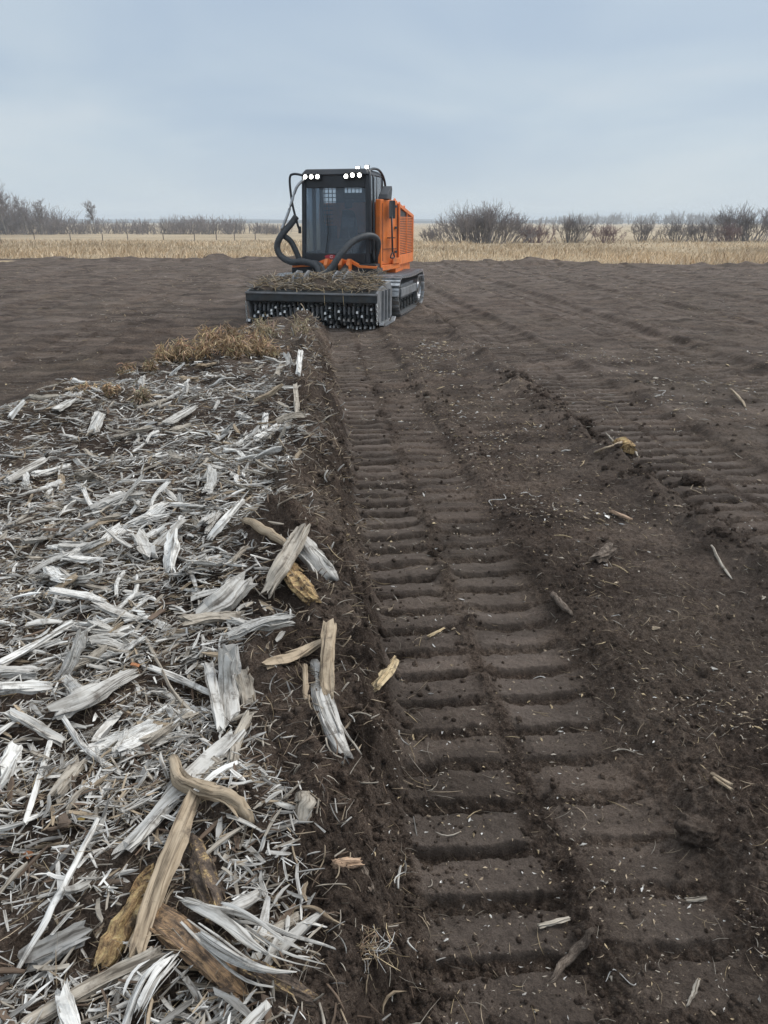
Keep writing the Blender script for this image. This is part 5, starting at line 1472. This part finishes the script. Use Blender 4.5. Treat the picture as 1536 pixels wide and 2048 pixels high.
pipe('door_handle', [(CX1 + .02, 2.95, 1.75), (CX1 + .06, 2.95, 1.78), (CX1 + .06, 2.95, 2.05), (CX1 + .02, 2.95, 2.08)], .012, M['black_paint'], cab, 10)
# --- hydraulic hoses
pipe('hose_bundle', [(CX0 + .10, CY0 + .02, 2.72), (CX0 - .05, CY0 - .05, 2.55), (CX0 - .20, CY0 - .15, 2.1), (CX0 - .36, CY0 - .22, 1.72)], .030, M['steel_worn'], mach, 20)
pipe('hose_bundle', [(CX0 - .08, CY0 - .02, 2.0), (CX0 - .18, CY0 - .10, 1.85), (CX0 - .32, CY0 - .2, 1.68), (CX0 - .42, CY0 - .26, 1.52), (CX0 - .45, CY0 - .28, 1.36), (CX0 - .36, CY0 - .30, 1.20), (CX0 - .12, CY0 - .34, 1.09), (CX0 + .18, CY0 - .38, 1.10), (CX0 + .48, CY0 - .45, 1.02), (CX0 + .62, CY0 - .60, .80)], .068, M['hose'], mach, 90, .05, 12)
pipe('hose_bundle', [(CX0 - .34, CY0 - .15, 1.62), (CX0 - .20, CY0 - .10, 1.50), (CX0 - .10, CY0 - .08, 1.30), (CX0 + .0, CY0 - .08, 1.06)], .060, M['hose'], mach, 40, .05, 12)
pipe('hose_bundle', [(CX0 + .1, CY0 - .30, 1.06), (CX0 + .4, CY0 - .36, 1.10), (CX0 + .62, CY0 - .5, 1.02), (CX0 + .75, CY0 - .7, .82), (CX0 + .80, CY0 - .9, .74)], .035, M['hose'], mach, 30)
pipe('hose_bundle', [(-.22, 1.35, .80), (-.02, 1.45, 1.00), (.16, 1.6, 1.28), (.36, 1.85, 1.52), (.60, 2.1, 1.62), (.74, 2.3, 1.56), (.76, 2.42, 1.35), (.74, 2.48, 1.08)], .068, M['hose'], mach, 80, .05, 12)
pipe('hose_bundle', [(.70, 2.2, 1.58), (.67, 2.35, 1.4), (.66, 2.4, 1.08)], .035, M['hose'], mach, 16)
pipe('hose_bundle', [(-.10, 1.5, .82), (-.16, 1.7, .98), (-.18, 1.95, 1.02)], .028, M['rubber'], mach, 14)
pipe('hose_bundle', [(.02, 1.4, .80), (.0, 1.7, 1.0), (-.02, 1.98, 1.0)], .028, M['rubber'], mach, 14)

# --- engine housing
eng = child_empty('engine_housing', mach)


def obox(mb, A, B, s0, s1, o0, o1, z0, z1, z0b=None, z1b=None):
    """box along the plan line A-B: s metres along, o metres outwards; z may slope from end to end"""
    ax, ay = A; ex_, ey_ = B[0] - A[0], B[1] - A[1]
    ll = math.hypot(ex_, ey_); ex_, ey_ = ex_ / ll, ey_ / ll
    nx_, ny_ = ey_, -ex_
    z0b = z0 if z0b is None else z0b; z1b = z1 if z1b is None else z1b
    P_ = lambda s, o, z: (ax + ex_ * s + nx_ * o, ay + ey_ * s + ny_ * o, z)
    mb.hexa([P_(s0, o0, z0), P_(s0, o1, z0), P_(s1, o1, z0b), P_(s1, o0, z0b), P_(s0, o0, z1), P_(s0, o1, z1), P_(s1, o1, z1b), P_(s1, o0, z1b)])
    return mb


QA, QB, QC = (.80, 2.45), (1.03, 3.20), (1.00, 5.02)
pn = MB()
pl = [(.66, 2.47), (.78, 2.45), (1.01, 3.19), (.66, 3.19)]
pn.add([(x, y, 1.02) for x, y in pl] + [(x + (.01 if y < 3 else 0), y + (.04 if y < 3 else 0), 2.34 - .01 * (y > 3)) for x, y in pl], [(3, 2, 1, 0), (4, 5, 6, 7), (0, 1, 5, 4), (1, 2, 6, 5), (2, 3, 7, 6), (3, 0, 4, 7)])
pn.build('side_panel', M['orange_paint'], eng, bevel=.02)
sm_ = MB(); obox(sm_, QA, QB, .08, .72, -.004, .006, 1.34, 1.35); obox(sm_, QA, QB, .08, .09, -.004, .006, 1.10, 2.26); obox(sm_, QA, QB, .71, .72, -.004, .006, 1.10, 2.26)
sm_.build('door_seam', M['black_paint'], eng)
for z_ in (1.25, 1.75, 2.18):
    hg = MB(); obox(hg, QA, QB, .60, .68, 0.0, .022, z_, z_ + .05); hg.build('hinge', M['black_paint'], eng, bevel=.004)
fe = MB(); obox(fe, QA, QB, -.06, .80, -.02, .035, .90, 1.02, .93, 1.02); obox(fe, QA, QB, -.07, -.02, -.03, .05, .90, 1.44, .90, 1.44)
fe.build('panel_wing', M['orange_paint'], eng, bevel=.008)
hd = MB()
hd.add([(-.98, 3.72, .98), (1.0, 3.22, .98), (.975, 5.04, .98), (-.98, 5.10, .98), (-.98, 3.72, 2.30), (1.0, 3.22, 2.31), (.975, 5.04, 2.08), (-.98, 5.10, 2.08)], [(3, 2, 1, 0), (4, 5, 6, 7), (0, 1, 5, 4), (1, 2, 6, 5), (2, 3, 7, 6), (3, 0, 4, 7)])
hd.build('hood', M['orange_paint'], eng, bevel=.03)
LG = math.hypot(QC[0] - QB[0], QC[1] - QB[1])
rim = MB()
obox(rim, QB, QC, 0, .08, -.02, .02, 1.0, 2.27); obox(rim, QB, QC, LG - .08, LG, -.02, .02, 1.0, 2.05)
obox(rim, QB, QC, .08, LG - .08, -.02, .02, 2.19, 2.265, 1.985, 2.06); obox(rim, QB, QC, .08, LG - .08, -.02, .02, .99, 1.20)
rim.build('grille_frame', M['orange_paint'], eng, bevel=.006)
gb = MB(); obox(gb, QB, QC, .08, LG - .08, -.022, -.016, 1.2, 2.19, 1.2, 1.985); gb.build('grille_back', M['black_paint'], eng)
for k in range(22):
    z_ = 1.225 + k * .036
    b_ = MB(); obox(b_, QB, QC, .085, LG - .085, -.012, .012, z_, z_ + .018); b_.build('grille_slat', M['orange_paint'], eng)
b_ = MB(); obox(b_, QB, QC, .95, .99, -.012, .016, 1.2, 2.09); b_.build('grille_post', M['orange_paint'], eng)
lo = MB(); lo.box(-.9, .95, 3.3, 4.95, .80, .97); lo.build('engine_belly', M['orange_paint'], eng, bevel=.015)
st = MB(); obox(st, QA, QB, .45, .78, .02, .06, 1.03, 1.15); st.build('latch_box', M['orange_paint'], eng, bevel=.006)
for y_, z_ in ((3.55, 2.26), (4.05, 2.2), (4.6, 2.13)):
    pipe('lifting_eye', [(.86, y_ - .05, z_), (.86, y_ - .05, z_ + .10), (.86, y_ + .05, z_ + .10), (.86, y_ + .05, z_)], .016, M['orange_paint'], eng, 12)
cw = MB(); cw.prism_x([(2.62, 2.345), (2.70, 2.44), (3.10, 2.62), (3.14, 2.55), (3.05, 2.335)], .70, .90); cw.build('intake_cowl', M['black_paint'], eng, bevel=.015)
ex = MB().tube([(-.5, 4.6, 2.1), (-.5, 4.6, 2.36), (-.5, 4.68, 2.44)], .06, 14).build('exhaust', M['steel_dark'], eng, True)

# --- shovel strapped to the side panel (a thing of its own)
SHA = math.atan2(QB[0] - QA[0], QB[1] - QA[1])
shv = empty('shovel', Vector(mach.location) + Matrix.Rotation(-MA, 3, 'Z') @ Vector((.935, 2.78, 1.16)), (0, 0, -MA - SHA))
tag(shv, 'black shovel strapped blade-up to the orange side panel', 'shovel')
b_ = MB()
nb = 7
for j in range(nb):
    f = j / (nb - 1); zz = .80 + .36 * f; ww = .13 * (1 if f < .85 else .88)
    for k in range(5):
        g = k / 4 - .5; b_.v.append((.050 - .03 * (1 - 4 * g * g), g * 2 * ww, zz))
for j in range(nb - 1):
    for k in range(4): b_.f.append((j * 5 + k, j * 5 + k + 1, j * 5 + k + 6, j * 5 + k + 5))
o = b_.build('blade', M['black_paint'], shv); md = o.modifiers.new('s', 'SOLIDIFY'); md.thickness = .006
MB().tube([(.03, .05, .12), (.032, .0, .84)], .020, 10).build('shaft', M['black_paint'], shv, True)
pipe('handle', [(.03, .05, .12), (.03, -.02, .05), (.03, -.03, .0), (.03, .13, .0), (.03, .12, .05), (.03, .05, .12)], .016, M['black_paint'], shv, 16)
b_ = MB(); b_.box(-.01, .06, -.12, .12, .40, .42); b_.build('strap', M['rubber'], shv)

# --- torn wood and earth riding on the head
parts = []
n = 1300
xl = RNG.uniform(-1.22, 1.25, n); yl = RNG.uniform(.05, .95, n)
pile = .74 + .17 * np.clip(fbm(xl * 1.7 + 5, yl * 2, 66, 3) + .35, 0, 1) * sst(0, .3, yl - .05)
zl = .665 + (yl - .02) * .14 + RNG.uniform(0, 1, n) * (pile - .66)
ca, sa = math.cos(-MA), math.sin(-MA)
P = np.stack([-1.40 + xl * ca - yl * sa, 14.75 + xl * sa + yl * ca, zl], 1)
ln = RNG.uniform(.08, .5, n); w = RNG.uniform(.006, .02, n)
parts.append(strands(P, dirs(n, RNG, 0, 60, 15), UPV + RNG.normal(0, .3, (n, 3)), ln, w, w * .6, palette(n, RNG, ['tan', 'tangrey', 'grey', 'brown', 'yellow'], [.34, .24, .10, .12, .20]), RNG, 5, 3, bend=.2))
join_parts('head_debris', parts, M['wood'], 'torn sticks and straw heaped on top of the mulching head')
g_ = np.random.default_rng(12)
xx, yy = np.meshgrid(np.linspace(-1.24, 1.24, 70), np.linspace(.03, 1.05, 26))
hh = .668 + (yy - .02) * .14 + .19 * np.clip(fbm(xx * 2.1 + 5, yy * 2.4, 66, 4) + .30, 0, 1) * sst(.03, .25, yy) * (1 - sst(.8, 1.05, yy)) - .02
i = np.arange(25)[:, None] * 70 + np.arange(69)[None, :]
F = np.stack([i, i + 1, i + 71, i + 70], -1).reshape(-1, 4)
V = np.stack([-1.40 + xx.ravel() * ca - yy.ravel() * sa, 14.75 + xx.ravel() * sa + yy.ravel() * ca, hh.ravel()], 1)
tag(link('head_soil', mesh_np('head_soil', V, F, M['soil'], attrs={'press': ('FLOAT', np.zeros(len(V))), 'bank': ('FLOAT', np.zeros(len(V)))})), 'earth lying on top of the mulching head', kind='stuff')
for k, (x_, y_, a_) in enumerate(((-.30, .05, 1.1), (.25, .02, 1.45), (.62, .02, 1.5))):
    me, c = wood_mesh('hanging_straw', [(0, 0, .1), (.02, -.08, .0), (.03, -.1, -.22)], .013, .7, 'stick', 60 + k, 'yellow')
    o = link('hanging_straw', me)
    o.location = (-1.40 + x_ * ca - y_ * sa + c[0], 14.75 + x_ * sa + y_ * ca + c[1], .62 + c[2])
    tag(o, ('leftmost', 'middle', 'rightmost')[k] + ' straw hanging over the front beam of the mulching head', 'straw', 'straws over the front beam')


# ------------------------------------------------------------------ dry grass beyond the field
n = 64000
g = RNG
yy = 34 * (1 - g.random(n) * (1 - (34 / 135) ** 1.1)) ** (-1 / 1.1)
xx = yy * g.uniform(-.62, .62, n)
keep = yy > edge_y(xx) + g.normal(.1, .5, n)
xx, yy = xx[keep], yy[keep]
n = len(xx)
clump = fbm(xx * .25, yy * .12, 88, 4)
hh = np.clip(.24 + .45 * clump + g.normal(0, .09, n), .07, .7)
w = .012 + yy * .00042
base = np.array([(.50, .405, .285), (.41, .32, .215), (.58, .485, .35), (.32, .235, .16)])[g.choice(4, n, p=[.42, .28, .2, .1])] * np.clip(1.6 + .8 * fbm(xx * .07, yy * .05, 89, 3) + g.normal(0, .1, n), .7, 1.9)[:, None]
z0 = terrain(yy) - .12
a = g.uniform(0, math.pi, n); lean = g.normal(.15, .5, n) * hh; lean2 = g.normal(0, .4, n) * hh
V = np.zeros((n, 5, 3))
for k, (f, s) in enumerate(((0, -1), (0, 1), (.6, -.8), (.6, .8), (1, 0))):
    V[:, k, 0] = xx + np.cos(a) * w * s + lean * f * f
    V[:, k, 1] = yy + np.sin(a) * w * s + lean2 * f * f
    V[:, k, 2] = z0 + (hh + .12) * f
FQ = (np.array([0, 1, 3, 2])[None] + (np.arange(n) * 5)[:, None])
FT = (np.array([2, 3, 4])[None] + (np.arange(n) * 5)[:, None])
GRV = np.zeros((n * 5, 3)); GRV[:, 2] = np.repeat(g.uniform(0, 40, n), 5)
C = np.repeat(base, 5, 0)
me = mesh_np('dry_grass', V.reshape(-1, 3), [FQ, FT], M['wood'], attrs={'Col': ('FLOAT_COLOR', np.concatenate([C, np.ones((len(C), 1))], 1)), 'gr': ('FLOAT_VECTOR', GRV)})
tag(link('dry_grass', me), 'band of tall straw-coloured dry grass beyond the field', kind='stuff')

# ------------------------------------------------------------------ bare trees and bushes
M['twig'] = mat_plain('bare_twig', (.26, .23, .22), .9, var=.3, scale=.5, spec=.2)
M['twig_red'] = mat_plain('red_willow_twig', (.29, .20, .19), .9, var=.3, scale=.5, spec=.2)
M['twig_pale'] = mat_plain('pale_aspen_bark', (.27, .25, .225), .9, var=.3, scale=.5, spec=.2)


def prisms(segs):
    """segs (n, 8): p0, p1, r0, r1 -> three-sided tapered prisms"""
    s = np.array(segs)
    p0, p1, r0, r1 = s[:, 0:3], s[:, 3:6], s[:, 6], s[:, 7]
    d = p1 - p0; d /= np.linalg.norm(d, axis=1)[:, None] + 1e-9
    a = np.cross(d, [0.3, 0.9, 0.2]); a /= np.linalg.norm(a, axis=1)[:, None] + 1e-9
    b = np.cross(d, a)
    n = len(s)
    V = np.zeros((n, 6, 3))
    for k in range(3):
        q = 2.0944 * k
        o = a * math.cos(q) + b * math.sin(q)
        V[:, k] = p0 + o * r0[:, None]; V[:, k + 3] = p1 + o * r1[:, None]
    f = np.array([(0, 1, 4, 3), (1, 2, 5, 4), (2, 0, 3, 5)])
    return V.reshape(-1, 3), (f[None] + (np.arange(n) * 6)[:, None, None]).reshape(-1, 4)


def grow(segs, p, d, ln, r, depth, rng, rmin, kids=3, wig=.25, droop=0.0):
    nseg = 3
    q = np.array(p, float); dd = np.array(d, float)
    for k in range(nseg):
        dd = dd + rng.normal(0, wig * .5, 3) + np.array([0, 0, .10 - droop]); dd /= np.linalg.norm(dd)
        e = q + dd * ln / nseg
        r2 = max(rmin, r * (1 - .22 * (k + 1) / 1.0 * .9))
        segs.append((*q, *e, max(r * (1 - .22 * k), rmin), r2))
        if depth > 0 and (k > 0 or depth < 2):
            for c in range(kids):
                nd = dd + rng.normal(0, .55, 3) + np.array([0, 0, .15]); nd /= np.linalg.norm(nd)
                grow(segs, q + (e - q) * rng.random(), nd, ln * rng.uniform(.45, .7), r2 * .6, depth - 1, rng, rmin, kids, wig, droop)
        q = e
    return segs


def bush(name, x, y, wid, hgt, mat, seed, label, stems=60, rmin=.02, cat='bush', group='bare bushes beyond the grass'):
    rng = np.random.default_rng(seed)
    z = float(terrain(y)) - .1
    root = empty(name, (x, y, z))
    tag(root, label, cat, group)
    stem, twigs = [], []
    for s in range(stems):
        bx = rng.normal(0, wid * .20); by = rng.normal(0, wid * .14)
        edge = min(1, abs(bx) / (wid * .5))
        d = np.array([bx / wid * 2.0 + rng.normal(0, .22), rng.normal(0, .3), 1.0]); d /= np.linalg.norm(d)
        ln = hgt * rng.uniform(.55, 1.0) * (1 - .35 * edge ** 2)
        stem.append((bx, by, 0, *(np.array([bx, by, 0]) + d * ln * .5), rmin * 1.8, rmin * 1.3))
        grow(twigs, np.array([bx, by, 0]) + d * ln * .25, d, ln * .72, rmin * 1.3, 2, rng, rmin * .55, 2, .3)
    v, f = prisms(stem); link('stem', mesh_np('stem', v, f, M[mat]), root)
    v, f = prisms(twigs); tag(link('twig_mass', mesh_np('twig_mass', v, f, M[mat]), root), kind='stuff')


def tree(name, x, y, hgt, seed, label, mat='twig_pale', rmin=.03):
    rng = np.random.default_rng(seed)
    z = float(terrain(y)) - .2
    root = empty(name, (x, y, z))
    tag(root, label, 'tree', 'bare trees on the left')
    tr, cr = [], []
    p = np.zeros(3); d = np.array([0, 0, 1.0]); n = 7
    for k in range(n):
        d = d + rng.normal(0, .07, 3); d[2] = abs(d[2]); d /= np.linalg.norm(d)
        e = p + d * hgt * .9 / n
        tr.append((*p, *e, .17 * (1 - k / n * .75), .17 * (1 - (k + 1) / n * .75)))
        if k >= 2:
            for c in range(4):
                a = rng.uniform(0, 6.28)
                nd = np.array([math.cos(a) * .7, math.sin(a) * .7, rng.uniform(.35, 1.0)]); nd /= np.linalg.norm(nd)
                grow(cr, p + (e - p) * rng.random(), nd, hgt * rng.uniform(.14, .27), .06, 2, rng, rmin, 2, .35)
        p = e
    v, f = prisms(tr); link('trunk', mesh_np('trunk', v, f, M[mat]), root)
    v, f = prisms(cr); tag(link('crown', mesh_np('crown', v, f, M['twig']), root), kind='stuff')


bush('willow_bush', 12.3, 100, 11.5, 3.7, 'twig', 1, 'big dense bare willow bush just right of the machine', 190, .026)
bush('red_bush', 19.3, 101, 4.0, 2.2, 'twig_red', 2, 'low reddish bush at the right foot of the big willow', 50, .022)
bush('bare_bush', 24.6, 104, 4.2, 3.0, 'twig', 3, 'grey bush with upright stems right of the big willow', 45, .026)
bush('red_bush', 28.4, 101, 3.4, 2.1, 'twig_red', 4, 'small reddish bush right of the grey upright-stemmed bush', 36, .022)
bush('bare_bush', 36.5, 112, 2.8, 2.6, 'twig', 5, 'narrow grey bush alone in the middle of the right meadow', 30, .026)
bush('bare_bush', 41.2, 112, 3.2, 2.7, 'twig', 6, 'left one of the pair of round grey bushes at right', 36, .026)
bush('bare_bush', 45.2, 113, 4.2, 2.6, 'twig', 7, 'right one of the pair of round grey bushes', 40, .026)
bush('bare_bush', 7.2, 112, 3.6, 1.7, 'twig', 8, 'low grey bush showing between the machine and the big willow', 36, .026)
bush('willow_bush', 53.5, 118, 9.0, 4.2, 'twig', 9, 'dark bare bush cut by the right picture edge', 90, .030)
bush('red_bush', 50.0, 116, 4.0, 2.2, 'twig_red', 10, 'low reddish bush at the foot of the right edge bush', 40, .024)

for i, (x, y, hh_, lab) in enumerate(((-95.0, 200, 11.0, 'tallest bare tree at the left picture edge'), (-92.0, 205, 8.4, 'second bare tree from the left edge'),
                                       (-87.5, 203, 8.0, 'third bare tree from the left, with a pale trunk'), (-74.8, 206, 7.6, 'lone bare tree rising above the low wood at left'),
                                       (-98.5, 207, 9.0, 'bare tree half cut off by the left picture edge'))):
    tree('bare_tree', x, y, hh_, 40 + i, lab)


def woodland(label, spans, y0, y1, n, seed, mat, rmin):
    rng = np.random.default_rng(seed)
    segs = []
    xs_, hs_ = zip(*spans)
    for k in range(n):
        y = rng.uniform(y0, y1)
        x = rng.uniform(xs_[0], xs_[-1])
        hgt = np.interp(x, xs_, hs_) * rng.uniform(.65, 1.1)
        z = float(terrain(y)) - .2
        for s in range(5):
            d = np.array([rng.normal(0, .5), rng.normal(0, .4), 1.0]); d /= np.linalg.norm(d)
            p = np.array([x + rng.normal(0, .8), y, z])
            segs.append((*p, *(p + d * hgt * .5), rmin * 1.6, rmin))
            grow(segs, p + d * hgt * .2, d, hgt * .75, rmin, 1, rng, rmin * .7, 2, .3)
    v, f = prisms(segs)
    tag(link('woodland', mesh_np('woodland', v, f, M[mat])), label, kind='stuff')


woodland('long low wood of bare grey trees behind the fence at left', [(-125, 8.0), (-95, 7.0), (-88, 5.4), (-84, 3.4), (-60, 3.3), (-50, 4.2), (-38, 4.0), (-31, 2.8), (-27, 2.0)], 203, 222, 240, 11, 'twig', .05)
woodland('distant line of dark trees on the right horizon', [(170, 5), (190, 8), (250, 10), (330, 12), (395, 8)], 880, 930, 90, 12, 'twig', .22)
woodland('distant trees showing left of the machine', [(-60, 5), (-30, 6.5), (20, 5.5)], 560, 600, 45, 13, 'twig', .12)

# ------------------------------------------------------------------ wire fence along the far side of the grass
M['post'] = mat_plain('old_fence_post', (.17, .145, .125), .9, var=.3, scale=4)
M['wire'] = mat_plain('fence_wire', (.22, .22, .22), .6, metal=.6)
fence = empty('wire_fence', (-60, 138, float(terrain(138))))
tag(fence, 'old wire fence with thin wooden posts behind the dry grass', 'fence')
px_ = [-75.5, -70.5, -66.8, -60.8, -54.6, -49.0, -44.6, -38.4, -33.0, -29.2, -26.0, -22.4, -17.8, -12.5]
tops = []
for k, x_ in enumerate(px_):
    h_ = 1.25 + .12 * math.sin(k * 2.3)
    o = MB().tube([(x_ + 60, .02 * k, -.2), (x_ + 60 + .05 * math.sin(k * 1.7), .02 * k, h_)], [.085, .07], 7).build('post', M['post'], fence)
for zz in (.55, .9, 1.15):
    MB().tube([(x_ + 60, .02 * k - .07, zz + .02 * math.sin(k)) for k, x_ in enumerate(px_)], .012, 4).build('wire', M['wire'], fence)
for x0, x1 in ((-70.5, -66.8), (-38.4, -33.0)):
    MB().tube([(x0 + 60, -.1, 1.1), (x1 + 60, -.1, 1.05)], .05, 6).build('rail', M['post'], fence)


# ------------------------------------------------------------------ humid air
hm = bpy.data.materials.new('haze_air')
hm.use_nodes = True
ht = hm.node_tree
ht.nodes.clear()
ho = N(ht, 'ShaderNodeOutputMaterial')
pv = N(ht, 'ShaderNodeVolumePrincipled')
pv.inputs['Color'].default_value = (.82, .91, 1.0, 1)
pv.inputs['Density'].default_value = 0.0005
pv.inputs['Anisotropy'].default_value = 0.0
L(ht, pv, 'Volume', ho, 'Volume')
bx_ = MB(); bx_.box(-9200, 9200, -9200, 9200, -8, 24)
hzo = bx_.build('haze', hm)
tag(hzo, 'pale humid air over the plain', kind='stuff')
